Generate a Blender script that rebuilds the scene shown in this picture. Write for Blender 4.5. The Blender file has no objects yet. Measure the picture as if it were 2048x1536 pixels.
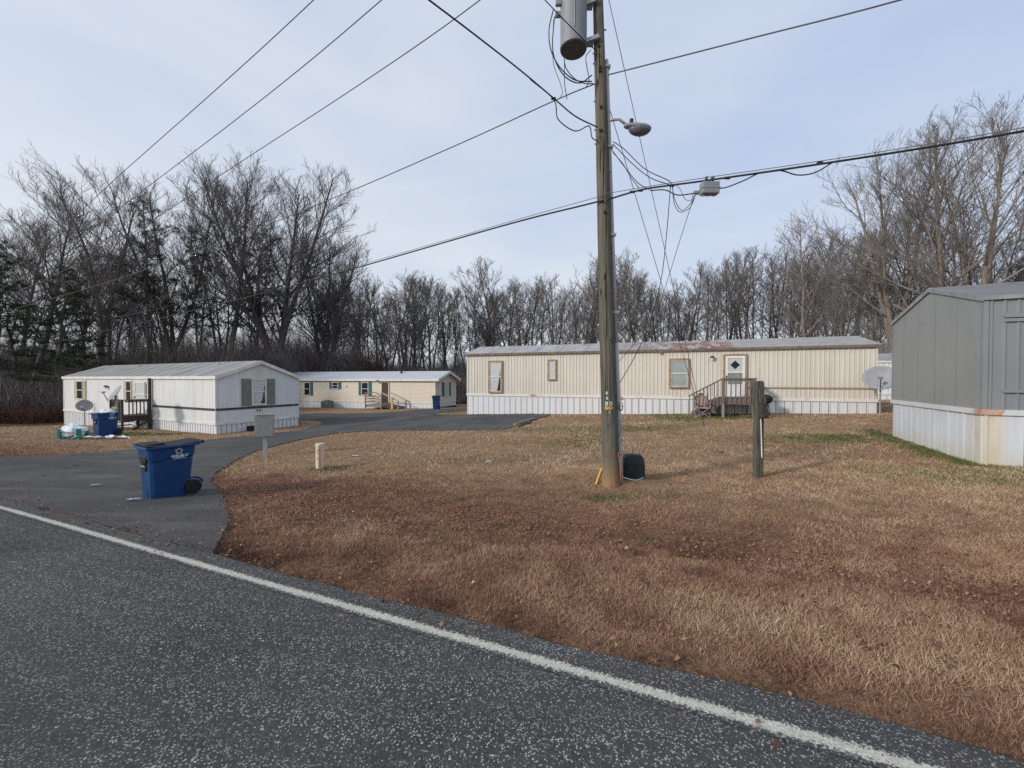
import bpy, math, random
import numpy as np
from mathutils import Vector, Matrix, geometry

S = bpy.context.scene
COL = S.collection
R = math.radians
F = 800.0                     # focal length in photo pixels (2048 wide)
CAMZ = 1.62
PITCH = math.atan(12.0 / F)

# ------------------------------------------------------------------ camera
cam = bpy.data.cameras.new('camera'); camo = bpy.data.objects.new('camera', cam)
COL.objects.link(camo); S.camera = camo
camo.location = (0, 0, CAMZ)
camo.rotation_euler = (math.pi / 2 - PITCH, 0, 0)
cam.sensor_width = 36.0; cam.lens = 36.0 * F / 2048.0
cam.clip_start = 0.05; cam.clip_end = 3000

# ------------------------------------------------------------------ light
SUN_AZ = math.atan2(-.87, -.49)      # clockwise from +Y
SUN_EL = R(25)
sl = bpy.data.lights.new('sun', 'SUN'); sl.energy = 2.3; sl.angle = R(6.0); sl.color = (1.0, .94, .86)
so = bpy.data.objects.new('sun', sl); COL.objects.link(so)
sd = Vector((math.sin(SUN_AZ) * math.cos(SUN_EL), math.cos(SUN_AZ) * math.cos(SUN_EL), math.sin(SUN_EL)))
so.rotation_euler = sd.to_track_quat('Z', 'Y').to_euler()
so.location = sd * 60

W = bpy.data.worlds.new('World'); S.world = W; W.use_nodes = True
nt = W.node_tree; N = nt.nodes; L = nt.links
for n in list(N): N.remove(n)
out = N.new('ShaderNodeOutputWorld'); bg = N.new('ShaderNodeBackground'); bg.inputs['Strength'].default_value = .1
sky = N.new('ShaderNodeTexSky'); sky.sky_type = 'NISHITA'; sky.sun_disc = False
sky.sun_elevation = SUN_EL; sky.sun_rotation = SUN_AZ % (2 * math.pi); sky.air_density = 1.0; sky.dust_density = 2.0; sky.ozone_density = 1.6
tc = N.new('ShaderNodeTexCoord')
mp = N.new('ShaderNodeMapping'); mp.inputs['Scale'].default_value = (1.0, 1.0, 3.2); mp.inputs['Rotation'].default_value = (.2, .15, .5)
nz = N.new('ShaderNodeTexNoise'); nz.inputs['Scale'].default_value = 1.7; nz.inputs['Detail'].default_value = 5; nz.inputs['Roughness'].default_value = .5
nz.inputs['Distortion'].default_value = .4
L.new(tc.outputs['Generated'], mp.inputs[0]); L.new(mp.outputs[0], nz.inputs['Vector'])
rp = N.new('ShaderNodeMapRange'); rp.inputs[1].default_value = .36; rp.inputs[2].default_value = .66; rp.inputs[3].default_value = 0.0; rp.inputs[4].default_value = 1.0
L.new(nz.outputs['Fac'], rp.inputs[0])
veil = N.new('ShaderNodeMix'); veil.data_type = 'RGBA'
veil.inputs['A'].default_value = (4.9, 5.85, 7.9, 1); veil.inputs['B'].default_value = (7.5, 8.0, 8.5, 1)
sxyz = N.new('ShaderNodeSeparateXYZ'); L.new(tc.outputs['Generated'], sxyz.inputs[0])
def _m(op, a, b, cl=False):
    n = N.new('ShaderNodeMath'); n.operation = op; n.use_clamp = cl
    for i, v in enumerate((a, b)):
        if isinstance(v, (int, float)): n.inputs[i].default_value = v
        else: L.new(v, n.inputs[i])
    return n.outputs[0]
# thin cirrus thickens toward the hazy sun's side and toward the horizon
_h = _m('SUBTRACT', 1.0, _m('MULTIPLY', _m('ABSOLUTE', sxyz.outputs[2], 0), 1.5), True)
_f = _m('ADD', _m('MULTIPLY', rp.outputs[0], .46), _m('ADD', _m('MULTIPLY', sxyz.outputs[0], -.42), _m('MULTIPLY', _m('POWER', _h, 2.0), .50)))
L.new(_m('ADD', _f, .20, True), veil.inputs['Factor'])
mx = N.new('ShaderNodeMix'); mx.data_type = 'RGBA'; mx.inputs['Factor'].default_value = .86
L.new(sky.outputs[0], mx.inputs['A']); L.new(veil.outputs['Result'], mx.inputs['B'])
L.new(mx.outputs['Result'], bg.inputs['Color']); L.new(bg.outputs[0], out.inputs[0])

S.view_settings.view_transform = 'Standard'; S.view_settings.look = 'None'
S.view_settings.exposure = 0.15; S.view_settings.gamma = 1.0
S.view_settings.use_curve_mapping = False
S.render.engine = 'CYCLES'
S.cycles.max_bounces = 5; S.cycles.diffuse_bounces = 3; S.cycles.glossy_bounces = 3
S.cycles.transparent_max_bounces = 8; S.cycles.use_denoising = False; S.cycles.denoiser = 'OPENIMAGEDENOISE'; S.cycles.denoising_input_passes = 'RGB_ALBEDO_NORMAL'; S.cycles.denoising_prefilter = 'ACCURATE'

# ------------------------------------------------------------------ helpers
def tag(o, label=None, cat=None, group=None, kind=None):
    if label: o['label'] = label
    if cat: o['category'] = cat
    if group: o['group'] = group
    if kind: o['kind'] = kind
    return o

def thing(name, label, cat, loc=(0, 0, 0), rz=0.0, group=None):
    o = bpy.data.objects.new(name, None); COL.objects.link(o)
    o.location = loc; o.rotation_euler = (0, 0, rz); o.empty_display_size = .2
    return tag(o, label, cat, group)

class MB:
    def __init__(s): s.v = []; s.f = []
    def add(s, vs, fs):
        b = len(s.v); s.v += [tuple(p) for p in vs]; s.f += [tuple(i + b for i in f) for f in fs]; return s
    def box(s, x0, x1, y0, y1, z0, z1):
        return s.hexa([(x0, y0, z0), (x1, y0, z0), (x1, y1, z0), (x0, y1, z0), (x0, y0, z1), (x1, y0, z1), (x1, y1, z1), (x0, y1, z1)])
    def hexa(s, c):
        return s.add(c, [(0, 3, 2, 1), (4, 5, 6, 7), (0, 1, 5, 4), (1, 2, 6, 5), (2, 3, 7, 6), (3, 0, 4, 7)])
    def bar(s, a, b, w, t, up=(0, 0, 1)):
        a = Vector(a); b = Vector(b); d = (b - a).normalized(); upv = Vector(up)
        if abs(d.dot(upv)) > .98: upv = Vector((0, 1, 0))
        e = d.cross(upv).normalized() * (w / 2); g = e.cross(d).normalized() * (t / 2)
        return s.hexa([a - e - g, a + e - g, b + e - g, b - e - g, a - e + g, a + e + g, b + e + g, b - e + g])
    def tube(s, pts, r, n=6, caps=True):
        pts = [Vector(p) for p in pts]; rs = r if isinstance(r, (list, tuple)) else [r] * len(pts)
        b = len(s.v); ref = None
        for i, p in enumerate(pts):
            d = (pts[min(i + 1, len(pts) - 1)] - pts[max(i - 1, 0)])
            d = d.normalized() if d.length > 1e-9 else Vector((0, 0, 1))
            if ref is None:
                ref = Vector((0, 0, 1)) if abs(d.z) < .9 else Vector((1, 0, 0))
            e = d.cross(ref)
            if e.length < 1e-5: e = d.cross(Vector((.3, .8, .5)))
            e.normalize(); g = d.cross(e); ref = -g if False else ref
            for k in range(n):
                a = 2 * math.pi * k / n
                s.v.append(tuple(p + (e * math.cos(a) + g * math.sin(a)) * rs[i]))
        for i in range(len(pts) - 1):
            for k in range(n):
                k2 = (k + 1) % n
                s.f.append((b + i * n + k, b + i * n + k2, b + (i + 1) * n + k2, b + (i + 1) * n + k))
        if caps:
            s.f.append(tuple(b + k for k in range(n))[::-1]); s.f.append(tuple(b + (len(pts) - 1) * n + k for k in range(n)))
        return s
    def lathe(s, prof, c=(0, 0, 0), n=24, sx=1, sy=1):
        b = len(s.v)
        for r, z in prof:
            for k in range(n):
                a = 2 * math.pi * k / n
                s.v.append((c[0] + r * math.cos(a) * sx, c[1] + r * math.sin(a) * sy, c[2] + z))
        for i in range(len(prof) - 1):
            for k in range(n):
                k2 = (k + 1) % n
                s.f.append((b + i * n + k, b + i * n + k2, b + (i + 1) * n + k2, b + (i + 1) * n + k))
        s.f.append(tuple(b + k for k in range(n))[::-1]); s.f.append(tuple(b + (len(prof) - 1) * n + k for k in range(n)))
        return s
    def prism(s, poly, y0, y1):           # poly in (x,z), extruded in y
        n = len(poly)
        return s.add([(x, y0, z) for x, z in poly] + [(x, y1, z) for x, z in poly],
                     [tuple(range(n)), tuple(range(2 * n - 1, n - 1, -1))] + [(i, i + n, (i + 1) % n + n, (i + 1) % n) for i in range(n)])
    def build(s, name, m, parent=None, smooth=False, bevel=0.0, fix=True):
        me = bpy.data.meshes.new(name); me.from_pydata(s.v, [], s.f); me.update()
        if fix:
            import bmesh
            bm = bmesh.new(); bm.from_mesh(me); bmesh.ops.recalc_face_normals(bm, faces=bm.faces); bm.to_mesh(me); bm.free()
        if m is not None: me.materials.append(m)
        if smooth: me.polygons.foreach_set('use_smooth', [True] * len(me.polygons))
        o = bpy.data.objects.new(name, me); COL.objects.link(o)
        if parent: o.parent = parent
        if bevel:
            b = o.modifiers.new('bevel', 'BEVEL'); b.width = bevel; b.segments = 2; b.limit_method = 'ANGLE'
            b.angle_limit = R(35)
        return o

def npmesh(name, V, FA, m, nside, parent=None, attrs=None, link=True):
    me = bpy.data.meshes.new(name)
    nf = len(FA); me.vertices.add(len(V)); me.vertices.foreach_set('co', np.asarray(V, np.float32).ravel())
    me.loops.add(nf * nside); me.loops.foreach_set('vertex_index', np.asarray(FA, np.int32).ravel())
    me.polygons.add(nf); me.polygons.foreach_set('loop_start', np.arange(0, nf * nside, nside, dtype=np.int32))
    try: me.polygons.foreach_set('loop_total', np.full(nf, nside, np.int32))
    except Exception: pass
    me.update(calc_edges=True)
    if m is not None: me.materials.append(m)
    for k, a in (attrs or {}).items():
        at = me.attributes.new(k, 'FLOAT', 'POINT'); at.data.foreach_set('value', np.asarray(a, np.float32))
    if not link: return me
    o = bpy.data.objects.new(name, me); COL.objects.link(o)
    if parent: o.parent = parent
    return o

def copy_tree(o, parent=None):
    c = o.copy(); COL.objects.link(c)
    if parent is not None: c.parent = parent
    for ch in list(o.children): copy_tree(ch, c)
    return c

def textmesh(name, body, size, m, ext=.0015, shear=0.0, offset=0.0):
    cu = bpy.data.curves.new(name, 'FONT'); cu.body = body; cu.size = size; cu.align_x = 'CENTER'; cu.align_y = 'CENTER'; cu.extrude = ext
    cu.shear = shear; cu.offset = offset; cu.resolution_u = 3
    tmp = bpy.data.objects.new(name, cu); COL.objects.link(tmp); bpy.context.view_layer.update()
    me = bpy.data.meshes.new_from_object(tmp.evaluated_get(bpy.context.evaluated_depsgraph_get()))
    bpy.data.objects.remove(tmp); bpy.data.curves.remove(cu)
    me.materials.clear(); me.materials.append(m); me.name = name
    o = bpy.data.objects.new(name, me); COL.objects.link(o); return o

# pixel of the photo -> ray / point
cp, sp_ = math.cos(PITCH), math.sin(PITCH)
def ray(px, py):
    x = (px - 1024) / F; z = -(py - 768) / F
    return Vector((x, cp + z * sp_, z * cp - sp_))
def at(px, py, d):
    r = ray(px, py); return Vector((0, 0, CAMZ)) + r * (d / r.y)

# ------------------------------------------------------------------ terrain heights
ANC = np.array([
 (0, 0, -1.62), (-6.6, 5.1, -1.66), (1.3, 1.8, -1.62), (5, 0, -1.62), (12, -3, -1.62), (-16, 9, -1.8), (-12, -8, -1.62), (12, -9, -1.55),
 (0, -8, -1.6), (-30, 15, -2.2), (30, -12, -1.6), (25, -2, -1.6), (14, 3, -1.62),
 (-5.8, 6.9, -1.98), (1.6, 6.7, -1.83), (9.24, 7.84, -1.73), (10.87, 11.4, -1.66), (20, 3, -1.7), (14.4, 15.8, -1.41), (-2.45, 22, -2.0),
 (6, 19, -1.70), (-13.2, 17.8, -2.5), (-28.8, 25.7, -3.0), (-11.5, 21.6, -2.54), (-21, 41, -3.0), (-7, 36.4, -2.75), (-14, 11, -2.17),
 (-5, 46, -3.1), (5, 35, -2.4), (-42, 28, -3.1), (0, 62, -3.0), (32, 38, -1.6), (70, 60, -2.2), (-60, 60, -3.4), (24, 24, -1.35),
 (120, 160, -3), (-120, 160, -4), (0, 200, -4), (200, 0, -2), (-200, 0, -3), (0, -150, -2), (350, 350, -4), (-350, 350, -4), (300, -300, -3), (-300, -300, -3), (0, 420, -4), (5, 12, -1.8), (-3, 13, -2.03), (8, 30, -1.9)], float)
def _k(d2): return np.sqrt(d2 + 16.0)
_D2 = (ANC[:, None, 0] - ANC[None, :, 0]) ** 2 + (ANC[:, None, 1] - ANC[None, :, 1]) ** 2
_n = len(ANC); _A = np.zeros((_n + 1, _n + 1)); _A[:_n, :_n] = _k(_D2) - np.eye(_n) * .25; _A[:_n, _n] = 1; _A[_n, :_n] = 1
_w = np.linalg.solve(_A, np.append(ANC[:, 2], 0))
def sperp(x, y): return (y + .43 * x - 2.33) * .9187
def Hn(x, y):
    x = np.asarray(x, float); y = np.asarray(y, float); sh = x.shape; x = x.ravel(); y = y.ravel()
    z = np.empty(len(x))
    for i in range(0, len(x), 20000):
        a = x[i:i + 20000, None]; b = y[i:i + 20000, None]
        z[i:i + 20000] = _k((a - ANC[:, 0]) ** 2 + (b - ANC[:, 1]) ** 2) @ _w[:_n] + _w[_n]
    s = sperp(x, y)
    dry = (x > -4.5)
    sw = -.10 * np.exp(-((s - 2.5) / .7) ** 2) * np.clip((x + 4.5) / 3, 0, 1)
    bump = .02 * np.sin(x * 1.3 + y * .7) * np.sin(y * 1.1 - x * .4) * np.clip((s - 1) / 2, 0, 1)
    return (z + sw + bump + CAMZ).reshape(sh)
def H(x, y): return float(Hn(np.array([x]), np.array([y]))[0])
def ground(px, py, off=0.0):
    r = ray(px, py); t = 1.0; prev = t
    while t < 400:
        p = Vector((0, 0, CAMZ)) + r * t
        if p.z < H(p.x, p.y) + off:
            lo, hi = prev, t
            for _ in range(18):
                m = (lo + hi) / 2; p = Vector((0, 0, CAMZ)) + r * m
                if p.z < H(p.x, p.y) + off: hi = m
                else: lo = m
            return p
        prev = t; t *= 1.03
    return p

# ------------------------------------------------------------------ materials
def newmat(name):
    m = bpy.data.materials.new(name); m.use_nodes = True
    b = m.node_tree.nodes['Principled BSDF']; return m, m.node_tree.nodes, m.node_tree.links, b
def coords(N, L, scale=(1, 1, 1), src='Object'):
    t = N.new('ShaderNodeTexCoord'); mp = N.new('ShaderNodeMapping'); mp.inputs['Scale'].default_value = scale
    L.new(t.outputs[src], mp.inputs[0]); return mp.outputs[0]
def noise(N, L, vec, scale, detail=4, rough=.55, lo=.35, hi=.65, dist=0.0):
    n = N.new('ShaderNodeTexNoise'); n.inputs['Scale'].default_value = scale; n.inputs['Detail'].default_value = detail
    n.inputs['Roughness'].default_value = rough; n.inputs['Distortion'].default_value = dist
    L.new(vec, n.inputs['Vector'])
    r = N.new('ShaderNodeMapRange'); r.inputs[1].default_value = lo; r.inputs[2].default_value = hi
    L.new(n.outputs['Fac'], r.inputs[0]); return r.outputs[0]
def mixc(N, L, fac, a, b, mode='MIX'):
    m = N.new('ShaderNodeMix'); m.data_type = 'RGBA'; m.blend_type = mode
    for k, v in (('Factor', fac), ('A', a), ('B', b)):
        if isinstance(v, (int, float)): m.inputs[k].default_value = v
        elif isinstance(v, tuple): m.inputs[k].default_value = (*v[:3], 1)
        else: L.new(v, m.inputs[k])
    return m.outputs['Result']
def mathn(N, L, op, a, b=0.0, clamp=False):
    m = N.new('ShaderNodeMath'); m.operation = op; m.use_clamp = clamp
    for i, v in enumerate((a, b)):
        if isinstance(v, (int, float)): m.inputs[i].default_value = v
        else: L.new(v, m.inputs[i])
    return m.outputs[0]
def bump(N, L, b, h, strength=.3, dist=.01):
    n = N.new('ShaderNodeBump'); n.inputs['Strength'].default_value = strength; n.inputs['Distance'].default_value = dist
    L.new(h, n.inputs['Height']); L.new(n.outputs[0], b.inputs['Normal'])

def mat_mix(name, c1, c2, scale=3.0, stretch=(1, 1, 1), rough=.7, lo=.35, hi=.65, metal=0.0, bstr=.15, bdist=.004, fine=None, spec=.3, c3=None, s3=.8, lo3=.55, hi3=.7, st3=(1, 1, 1)):
    m, N, L, b = newmat(name)
    v = coords(N, L, stretch); f = noise(N, L, v, scale, 6, .6, lo, hi)
    c = mixc(N, L, f, c1, c2)
    if c3:
        v3 = coords(N, L, st3); f3 = noise(N, L, v3, s3, 5, .65, lo3, hi3); c = mixc(N, L, f3, c, c3)
    if fine:
        g = noise(N, L, coords(N, L), fine, 3, .6, .3, .7); c = mixc(N, L, .25, c, mixc(N, L, g, (.0, .0, .0), (1, 1, 1)), 'SOFT_LIGHT')
    L.new(c, b.inputs['Base Color']); b.inputs['Roughness'].default_value = rough; b.inputs['Metallic'].default_value = metal
    b.inputs['Specular IOR Level'].default_value = spec
    if bstr: bump(N, L, b, f, bstr, bdist)
    return m

def siding_mat(name, base, dirt, rough=.5, amount=.7, moss=None):
    m, N, L, b = newmat(name)
    f = noise(N, L, coords(N, L, (2.2, 2.2, .22)), 1.6, 6, .65, .42, .78)
    f2 = noise(N, L, coords(N, L, (1, 1, 1)), .55, 5, .6, .4, .7)
    c = mixc(N, L, mathn(N, L, 'MULTIPLY', f, amount), base, dirt)
    c = mixc(N, L, mathn(N, L, 'MULTIPLY', f2, .30), c, tuple(x * .80 for x in base))
    if moss:
        f3 = noise(N, L, coords(N, L, (1.6, 1.6, .16)), .45, 5, .6, .53, .75)
        c = mixc(N, L, mathn(N, L, 'MULTIPLY', f3, .8), c, moss)
    L.new(c, b.inputs['Base Color']); b.inputs['Roughness'].default_value = rough; b.inputs['Specular IOR Level'].default_value = .35
    g = noise(N, L, coords(N, L), 2.2, 3, .5, .3, .7)
    bump(N, L, b, g, .35, .012)
    return m

M = {}
M['beige_siding'] = siding_mat('beige_siding', (.64, .605, .53), (.44, .37, .28), .5, .5)
M['white_siding'] = siding_mat('white_siding', (.68, .70, .70), (.47, .47, .43), .5, .5, moss=(.54, .51, .36))
M['tan_siding'] = siding_mat('tan_siding', (.64, .575, .465), (.54, .46, .34), .55, .4)
M['grey_siding'] = siding_mat('grey_siding', (.27, .285, .285), (.21, .225, .225), .5, .4)
M['grey_siding2'] = siding_mat('grey_blue_siding', (.225, .245, .255), (.18, .195, .205), .45, .4)
M['white_skirt'] = siding_mat('white_skirt', (.70, .71, .73), (.50, .47, .42), .5, .45)
M['grey_skirt'] = siding_mat('grey_home_skirt', (.62, .65, .70), (.50, .44, .32), .5, .5)
def corner_stain(name, base, stain, zone, rough=.6, hard=False):
    m, N, L, b = newmat(name); v = coords(N, L); sx = N.new('ShaderNodeSeparateXYZ'); L.new(v, sx.inputs[0])
    f = noise(N, L, coords(N, L, (2.2, 2.2, .22)), 1.6, 6, .65, .42, .78)
    c = mixc(N, L, mathn(N, L, 'MULTIPLY', f, .5), base, tuple(x * .72 for x in base))
    wob = noise(N, L, coords(N, L, (5, 5, 1.0 if not hard else 5)), 1.5, 4, .6, .3, .7)
    px_ = mathn(N, L, 'ADD', sx.outputs[0], mathn(N, L, 'MULTIPLY', wob, .10)); d = mathn(N, L, 'ABSOLUTE', mathn(N, L, 'SUBTRACT', px_, zone[0]))
    r = N.new('ShaderNodeMapRange'); r.inputs[1].default_value = zone[1]; r.inputs[2].default_value = zone[1] * (.82 if hard else .1); L.new(d, r.inputs[0])
    r2 = N.new('ShaderNodeMapRange'); r2.inputs[1].default_value = .25 if hard else .6; r2.inputs[2].default_value = .1; L.new(sx.outputs[1], r2.inputs[0])
    c = mixc(N, L, mathn(N, L, 'MULTIPLY', mathn(N, L, 'MULTIPLY', r.outputs[0], r2.outputs[0]), mathn(N, L, 'ADD', mathn(N, L, 'MULTIPLY', wob, .45), .55)), c, mixc(N, L, wob, stain[0], stain[1]))
    low = N.new('ShaderNodeMapRange'); low.inputs[1].default_value = .35; low.inputs[2].default_value = -.15; L.new(sx.outputs[2], low.inputs[0])
    if not hard: c = mixc(N, L, mathn(N, L, 'MULTIPLY', low.outputs[0], .55), c, (.50, .45, .30))
    L.new(c, b.inputs['Base Color']); b.inputs['Roughness'].default_value = rough; return m
M['grey_skirt_stained'] = corner_stain('grey_home_skirt', (.62, .65, .70), ((.62, .57, .44), (.55, .42, .24)), (.17, .30))
M['grey_belt'] = corner_stain('rusted_corner_belt', (.60, .62, .63), ((.46, .20, .07), (.40, .16, .05)), (.12, .22), .8, True)
M['white_trim'] = mat_mix('white_trim', (.74, .74, .71), (.60, .58, .52), 3, rough=.5, bstr=0)
M['rust_trim'] = mat_mix('rusted_trim', (.70, .68, .64), (.42, .17, .06), 2.2, rough=.7, bstr=0, lo=.56, hi=.66)
M['rust'] = mat_mix('rust', (.46, .19, .06), (.56, .36, .20), 6, rough=.9)
M['rust_stain'] = mat_mix('rust_stain', (.62, .52, .36), (.55, .42, .24), 3, (2, 2, .3), rough=.6, bstr=0)
M['brown_trim'] = mat_mix('brown_trim', (.24, .15, .09), (.36, .25, .155), 5, rough=.6, bstr=0)
M['navy_trim'] = mat_mix('navy_trim', (.025, .03, .045), (.06, .065, .075), 6, rough=.45, bstr=0)
M['grey_trim'] = mat_mix('grey_trim', (.20, .22, .23), (.30, .32, .33), 4, rough=.5, bstr=0)
M['teal'] = mat_mix('teal_shutter', (.035, .115, .14), (.05, .15, .17), 8, rough=.6, bstr=0)
M['sage'] = mat_mix('sage_shutter', (.165, .172, .15), (.22, .225, .19), 6, rough=.6, bstr=0)
M['cream'] = mat_mix('cream_shutter', (.50, .46, .28), (.34, .31, .19), 8, rough=.6, bstr=0)
M['white_roof'] = mat_mix('white_roof', (.36, .36, .36), (.21, .205, .20), 1.3, (3, .5, 1), rough=.6, c3=(.20, .18, .16), s3=1.2, lo3=.58, hi3=.68, st3=(3, .5, 1))
M['tan_roof'] = mat_mix('tan_roof', (.50, .52, .56), (.42, .44, .48), 2, rough=.6)
M['dark_roof'] = mat_mix('dark_roof', (.16, .155, .16), (.20, .195, .20), 1.5, rough=.7, c3=(.11, .10, .10), s3=.7)
M['old_roof'] = mat_mix('old_roof', (.36, .36, .37), (.24, .24, .25), 2, rough=.7)
def rusty_roof():
    m, N, L, b = newmat('rust_patched_roof')
    v = coords(N, L)
    f = noise(N, L, coords(N, L, (2.0, .5, .5)), 1.1, 6, .6, .35, .7)
    c = mixc(N, L, f, (.40, .39, .39), (.27, .265, .26))
    sx = N.new('ShaderNodeSeparateXYZ'); L.new(v, sx.inputs[0])
    # the rusted sheets lie over the middle of the roof: x 8.6 .. 13.2
    a = N.new('ShaderNodeMapRange'); a.inputs[1].default_value = 7.0; a.inputs[2].default_value = 11.0; L.new(sx.outputs[0], a.inputs[0])
    e = N.new('ShaderNodeMapRange'); e.inputs[1].default_value = 13.4; e.inputs[2].default_value = 12.6; L.new(sx.outputs[0], e.inputs[0])
    reg = mathn(N, L, 'MULTIPLY', a.outputs[0], e.outputs[0])
    r1 = noise(N, L, coords(N, L, (2.2, 1.1, 1.1)), 1.35, 6, .7, .475, .50, .3)
    r1 = mathn(N, L, 'MULTIPLY', r1, reg)
    c = mixc(N, L, r1, c, mixc(N, L, noise(N, L, v, 9, 3), (.24, .12, .075), (.17, .10, .08)))
    r2 = noise(N, L, coords(N, L, (2.6, .35, .35)), .9, 4, .6, .60, .64)
    c = mixc(N, L, mathn(N, L, 'MULTIPLY', r2, .6), c, (.22, .16, .13))
    end = N.new('ShaderNodeMapRange'); end.inputs[1].default_value = 12.9; end.inputs[2].default_value = 13.5; L.new(sx.outputs[0], end.inputs[0])
    c = mixc(N, L, end.outputs[0], c, mixc(N, L, noise(N, L, v, 3, 5), (.34, .335, .31), (.27, .265, .245)))
    L.new(c, b.inputs['Base Color']); b.inputs['Roughness'].default_value = .75
    bump(N, L, b, f, .3, .01); return m
M['rusty_roof'] = rusty_roof()
M['dark_eave'] = mat_mix('dark_eave', (.13, .10, .085), (.22, .17, .14), 6, rough=.8, bstr=0)
M['dark'] = mat_mix('dark_interior', (.010, .011, .013), (.02, .02, .022), 4, rough=.5, bstr=0)
M['black_plastic'] = mat_mix('black_plastic', (.012, .012, .013), (.022, .022, .022), 14, rough=.55)
M['deck_dark'] = mat_mix('deck_dark_wood', (.045, .038, .033), (.09, .076, .066), 5, (8, 8, .8), rough=.85, bstr=.4)
M['deck_red'] = mat_mix('deck_weathered_wood', (.13, .10, .088), (.20, .165, .15), 5, (6, 6, 6), rough=.85, bstr=.3)
M['deck_grey'] = mat_mix('deck_grey_wood', (.20, .185, .165), (.30, .275, .24), 5, (6, 6, 1), rough=.85, bstr=.3)
M['new_wood'] = mat_mix('fresh_lumber', (.58, .38, .17), (.50, .31, .13), 5, (6, 6, 1), rough=.7, bstr=.1)
M['pale_wood'] = mat_mix('pale_lumber', (.50, .42, .30), (.40, .33, .24), 5, (6, 6, 1), rough=.8, bstr=.1)
M['galv'] = mat_mix('galvanised_metal', (.36, .37, .38), (.28, .29, .30), 8, rough=.45, metal=.4, bstr=0)
M['dish'] = mat_mix('dish_grey', (.30, .31, .33), (.26, .27, .29), 5, rough=.5, bstr=0)
M['transformer'] = mat_mix('transformer_paint', (.26, .28, .30), (.21, .225, .245), 4, (1, 1, .4), rough=.45, bstr=.05)
M['tank_base'] = mat_mix('tank_base', (.07, .085, .11), (.10, .115, .14), 4, rough=.6)
M['cable'] = mat_mix('black_cable', (.02, .021, .023), (.035, .036, .038), 6, rough=.6, bstr=0)
M['wire'] = mat_mix('aluminium_wire', (.10, .105, .11), (.16, .165, .17), 3, rough=.6, bstr=0)
M['pipe'] = mat_mix('grey_conduit', (.36, .38, .39), (.44, .45, .46), 3, (1, 1, .3), rough=.55, bstr=0)
M['bin_blue'] = mat_mix('bin_blue', (.006, .042, .135), (.010, .055, .165), 3, rough=.42, bstr=.1, bdist=.002, fine=60)
M['bin_rim'] = mat_mix('bin_blue_scuffed', (.014, .055, .155), (.025, .075, .18), 5, rough=.5, bstr=.05)
M['white_print'] = mat_mix('white_print', (.75, .78, .80), (.66, .69, .72), 20, rough=.6, bstr=0)
M['grey_box'] = mat_mix('putty_metal', (.33, .33, .30), (.28, .28, .26), 6, rough=.5, bstr=.05, c3=(.22, .21, .18), s3=3)
M['pvc'] = mat_mix('cream_pipe', (.62, .60, .46), (.54, .52, .40), 5, rough=.5, bstr=0)
M['orange'] = mat_mix('orange_band', (.75, .19, .05), (.65, .15, .04), 8, rough=.5, bstr=0)
M['yellow'] = mat_mix('yellow_tag', (.72, .50, .04), (.60, .36, .03), 14, rough=.5, bstr=0)
M['yellow_guard'] = mat_mix('yellow_guard', (.62, .38, .08), (.52, .30, .06), 14, rough=.6, bstr=0)
M['green_box'] = mat_mix('green_pedestal', (.009, .016, .016), (.016, .026, .025), 9, rough=.45, bstr=.08)
M['green_lid'] = mat_mix('green_lid_faded', (.055, .085, .085), (.09, .125, .125), 8, rough=.6, bstr=.08)
M['ac'] = mat_mix('ac_grey', (.12, .145, .14), (.16, .18, .175), 8, rough=.6)
M['white_cloth'] = mat_mix('white_plastic', (.74, .78, .80), (.62, .68, .72), 7, rough=.4)
M['teal_plastic'] = mat_mix('teal_plastic', (.02, .22, .19), (.03, .17, .16), 7, rough=.5, bstr=0)
M['peach'] = mat_mix('peach_canvas', (.52, .34, .26), (.44, .28, .22), 9, rough=.9)
M['canvas'] = mat_mix('grey_canvas', (.22, .22, .24), (.42, .42, .44), 9, rough=.9)
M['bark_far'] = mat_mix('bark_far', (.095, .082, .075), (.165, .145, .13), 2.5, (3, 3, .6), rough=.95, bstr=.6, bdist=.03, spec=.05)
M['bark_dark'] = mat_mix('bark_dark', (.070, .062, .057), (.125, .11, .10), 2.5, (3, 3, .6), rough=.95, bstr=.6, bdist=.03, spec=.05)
M['bark_sunlit'] = mat_mix('bark_sunlit', (.165, .14, .118), (.27, .23, .195), 2.0, (3, 3, .6), rough=.95, bstr=.6, bdist=.03, spec=.05)  # lighter, warmer copy of the dark bark: sunlit look painted into its colour
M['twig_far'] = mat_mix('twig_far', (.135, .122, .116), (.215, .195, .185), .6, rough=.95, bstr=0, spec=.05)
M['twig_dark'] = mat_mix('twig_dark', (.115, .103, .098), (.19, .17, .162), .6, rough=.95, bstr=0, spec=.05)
M['twig_sunlit'] = mat_mix('twig_sunlit', (.16, .143, .132), (.25, .225, .21), .6, rough=.95, bstr=0, spec=.05)  # twigs likewise lighter, sunlit look put into the colour
M['pine'] = mat_mix('pine_needles', (.030, .040, .028), (.055, .068, .046), .9, rough=.8, bstr=0, spec=.1)
M['russet'] = mat_mix('russet_leaves', (.105, .052, .036), (.065, .036, .028), 1.5, rough=.8, bstr=0, spec=.1)
M['pane_white'] = mat_mix('door_white', (.74, .75, .74), (.66, .67, .66), 5, rough=.45, bstr=0)
M['screen'] = mat_mix('screen_grey', (.20, .21, .205), (.26, .27, .26), 8, rough=.6, bstr=0)
M['door_brown'] = mat_mix('door_brown', (.06, .035, .03), (.09, .055, .045), 8, rough=.6, bstr=0)
M['curtain'] = mat_mix('curtain', (.80, .80, .78), (.68, .68, .67), 5, (8, 8, .5), rough=.9, bstr=0)
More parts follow.
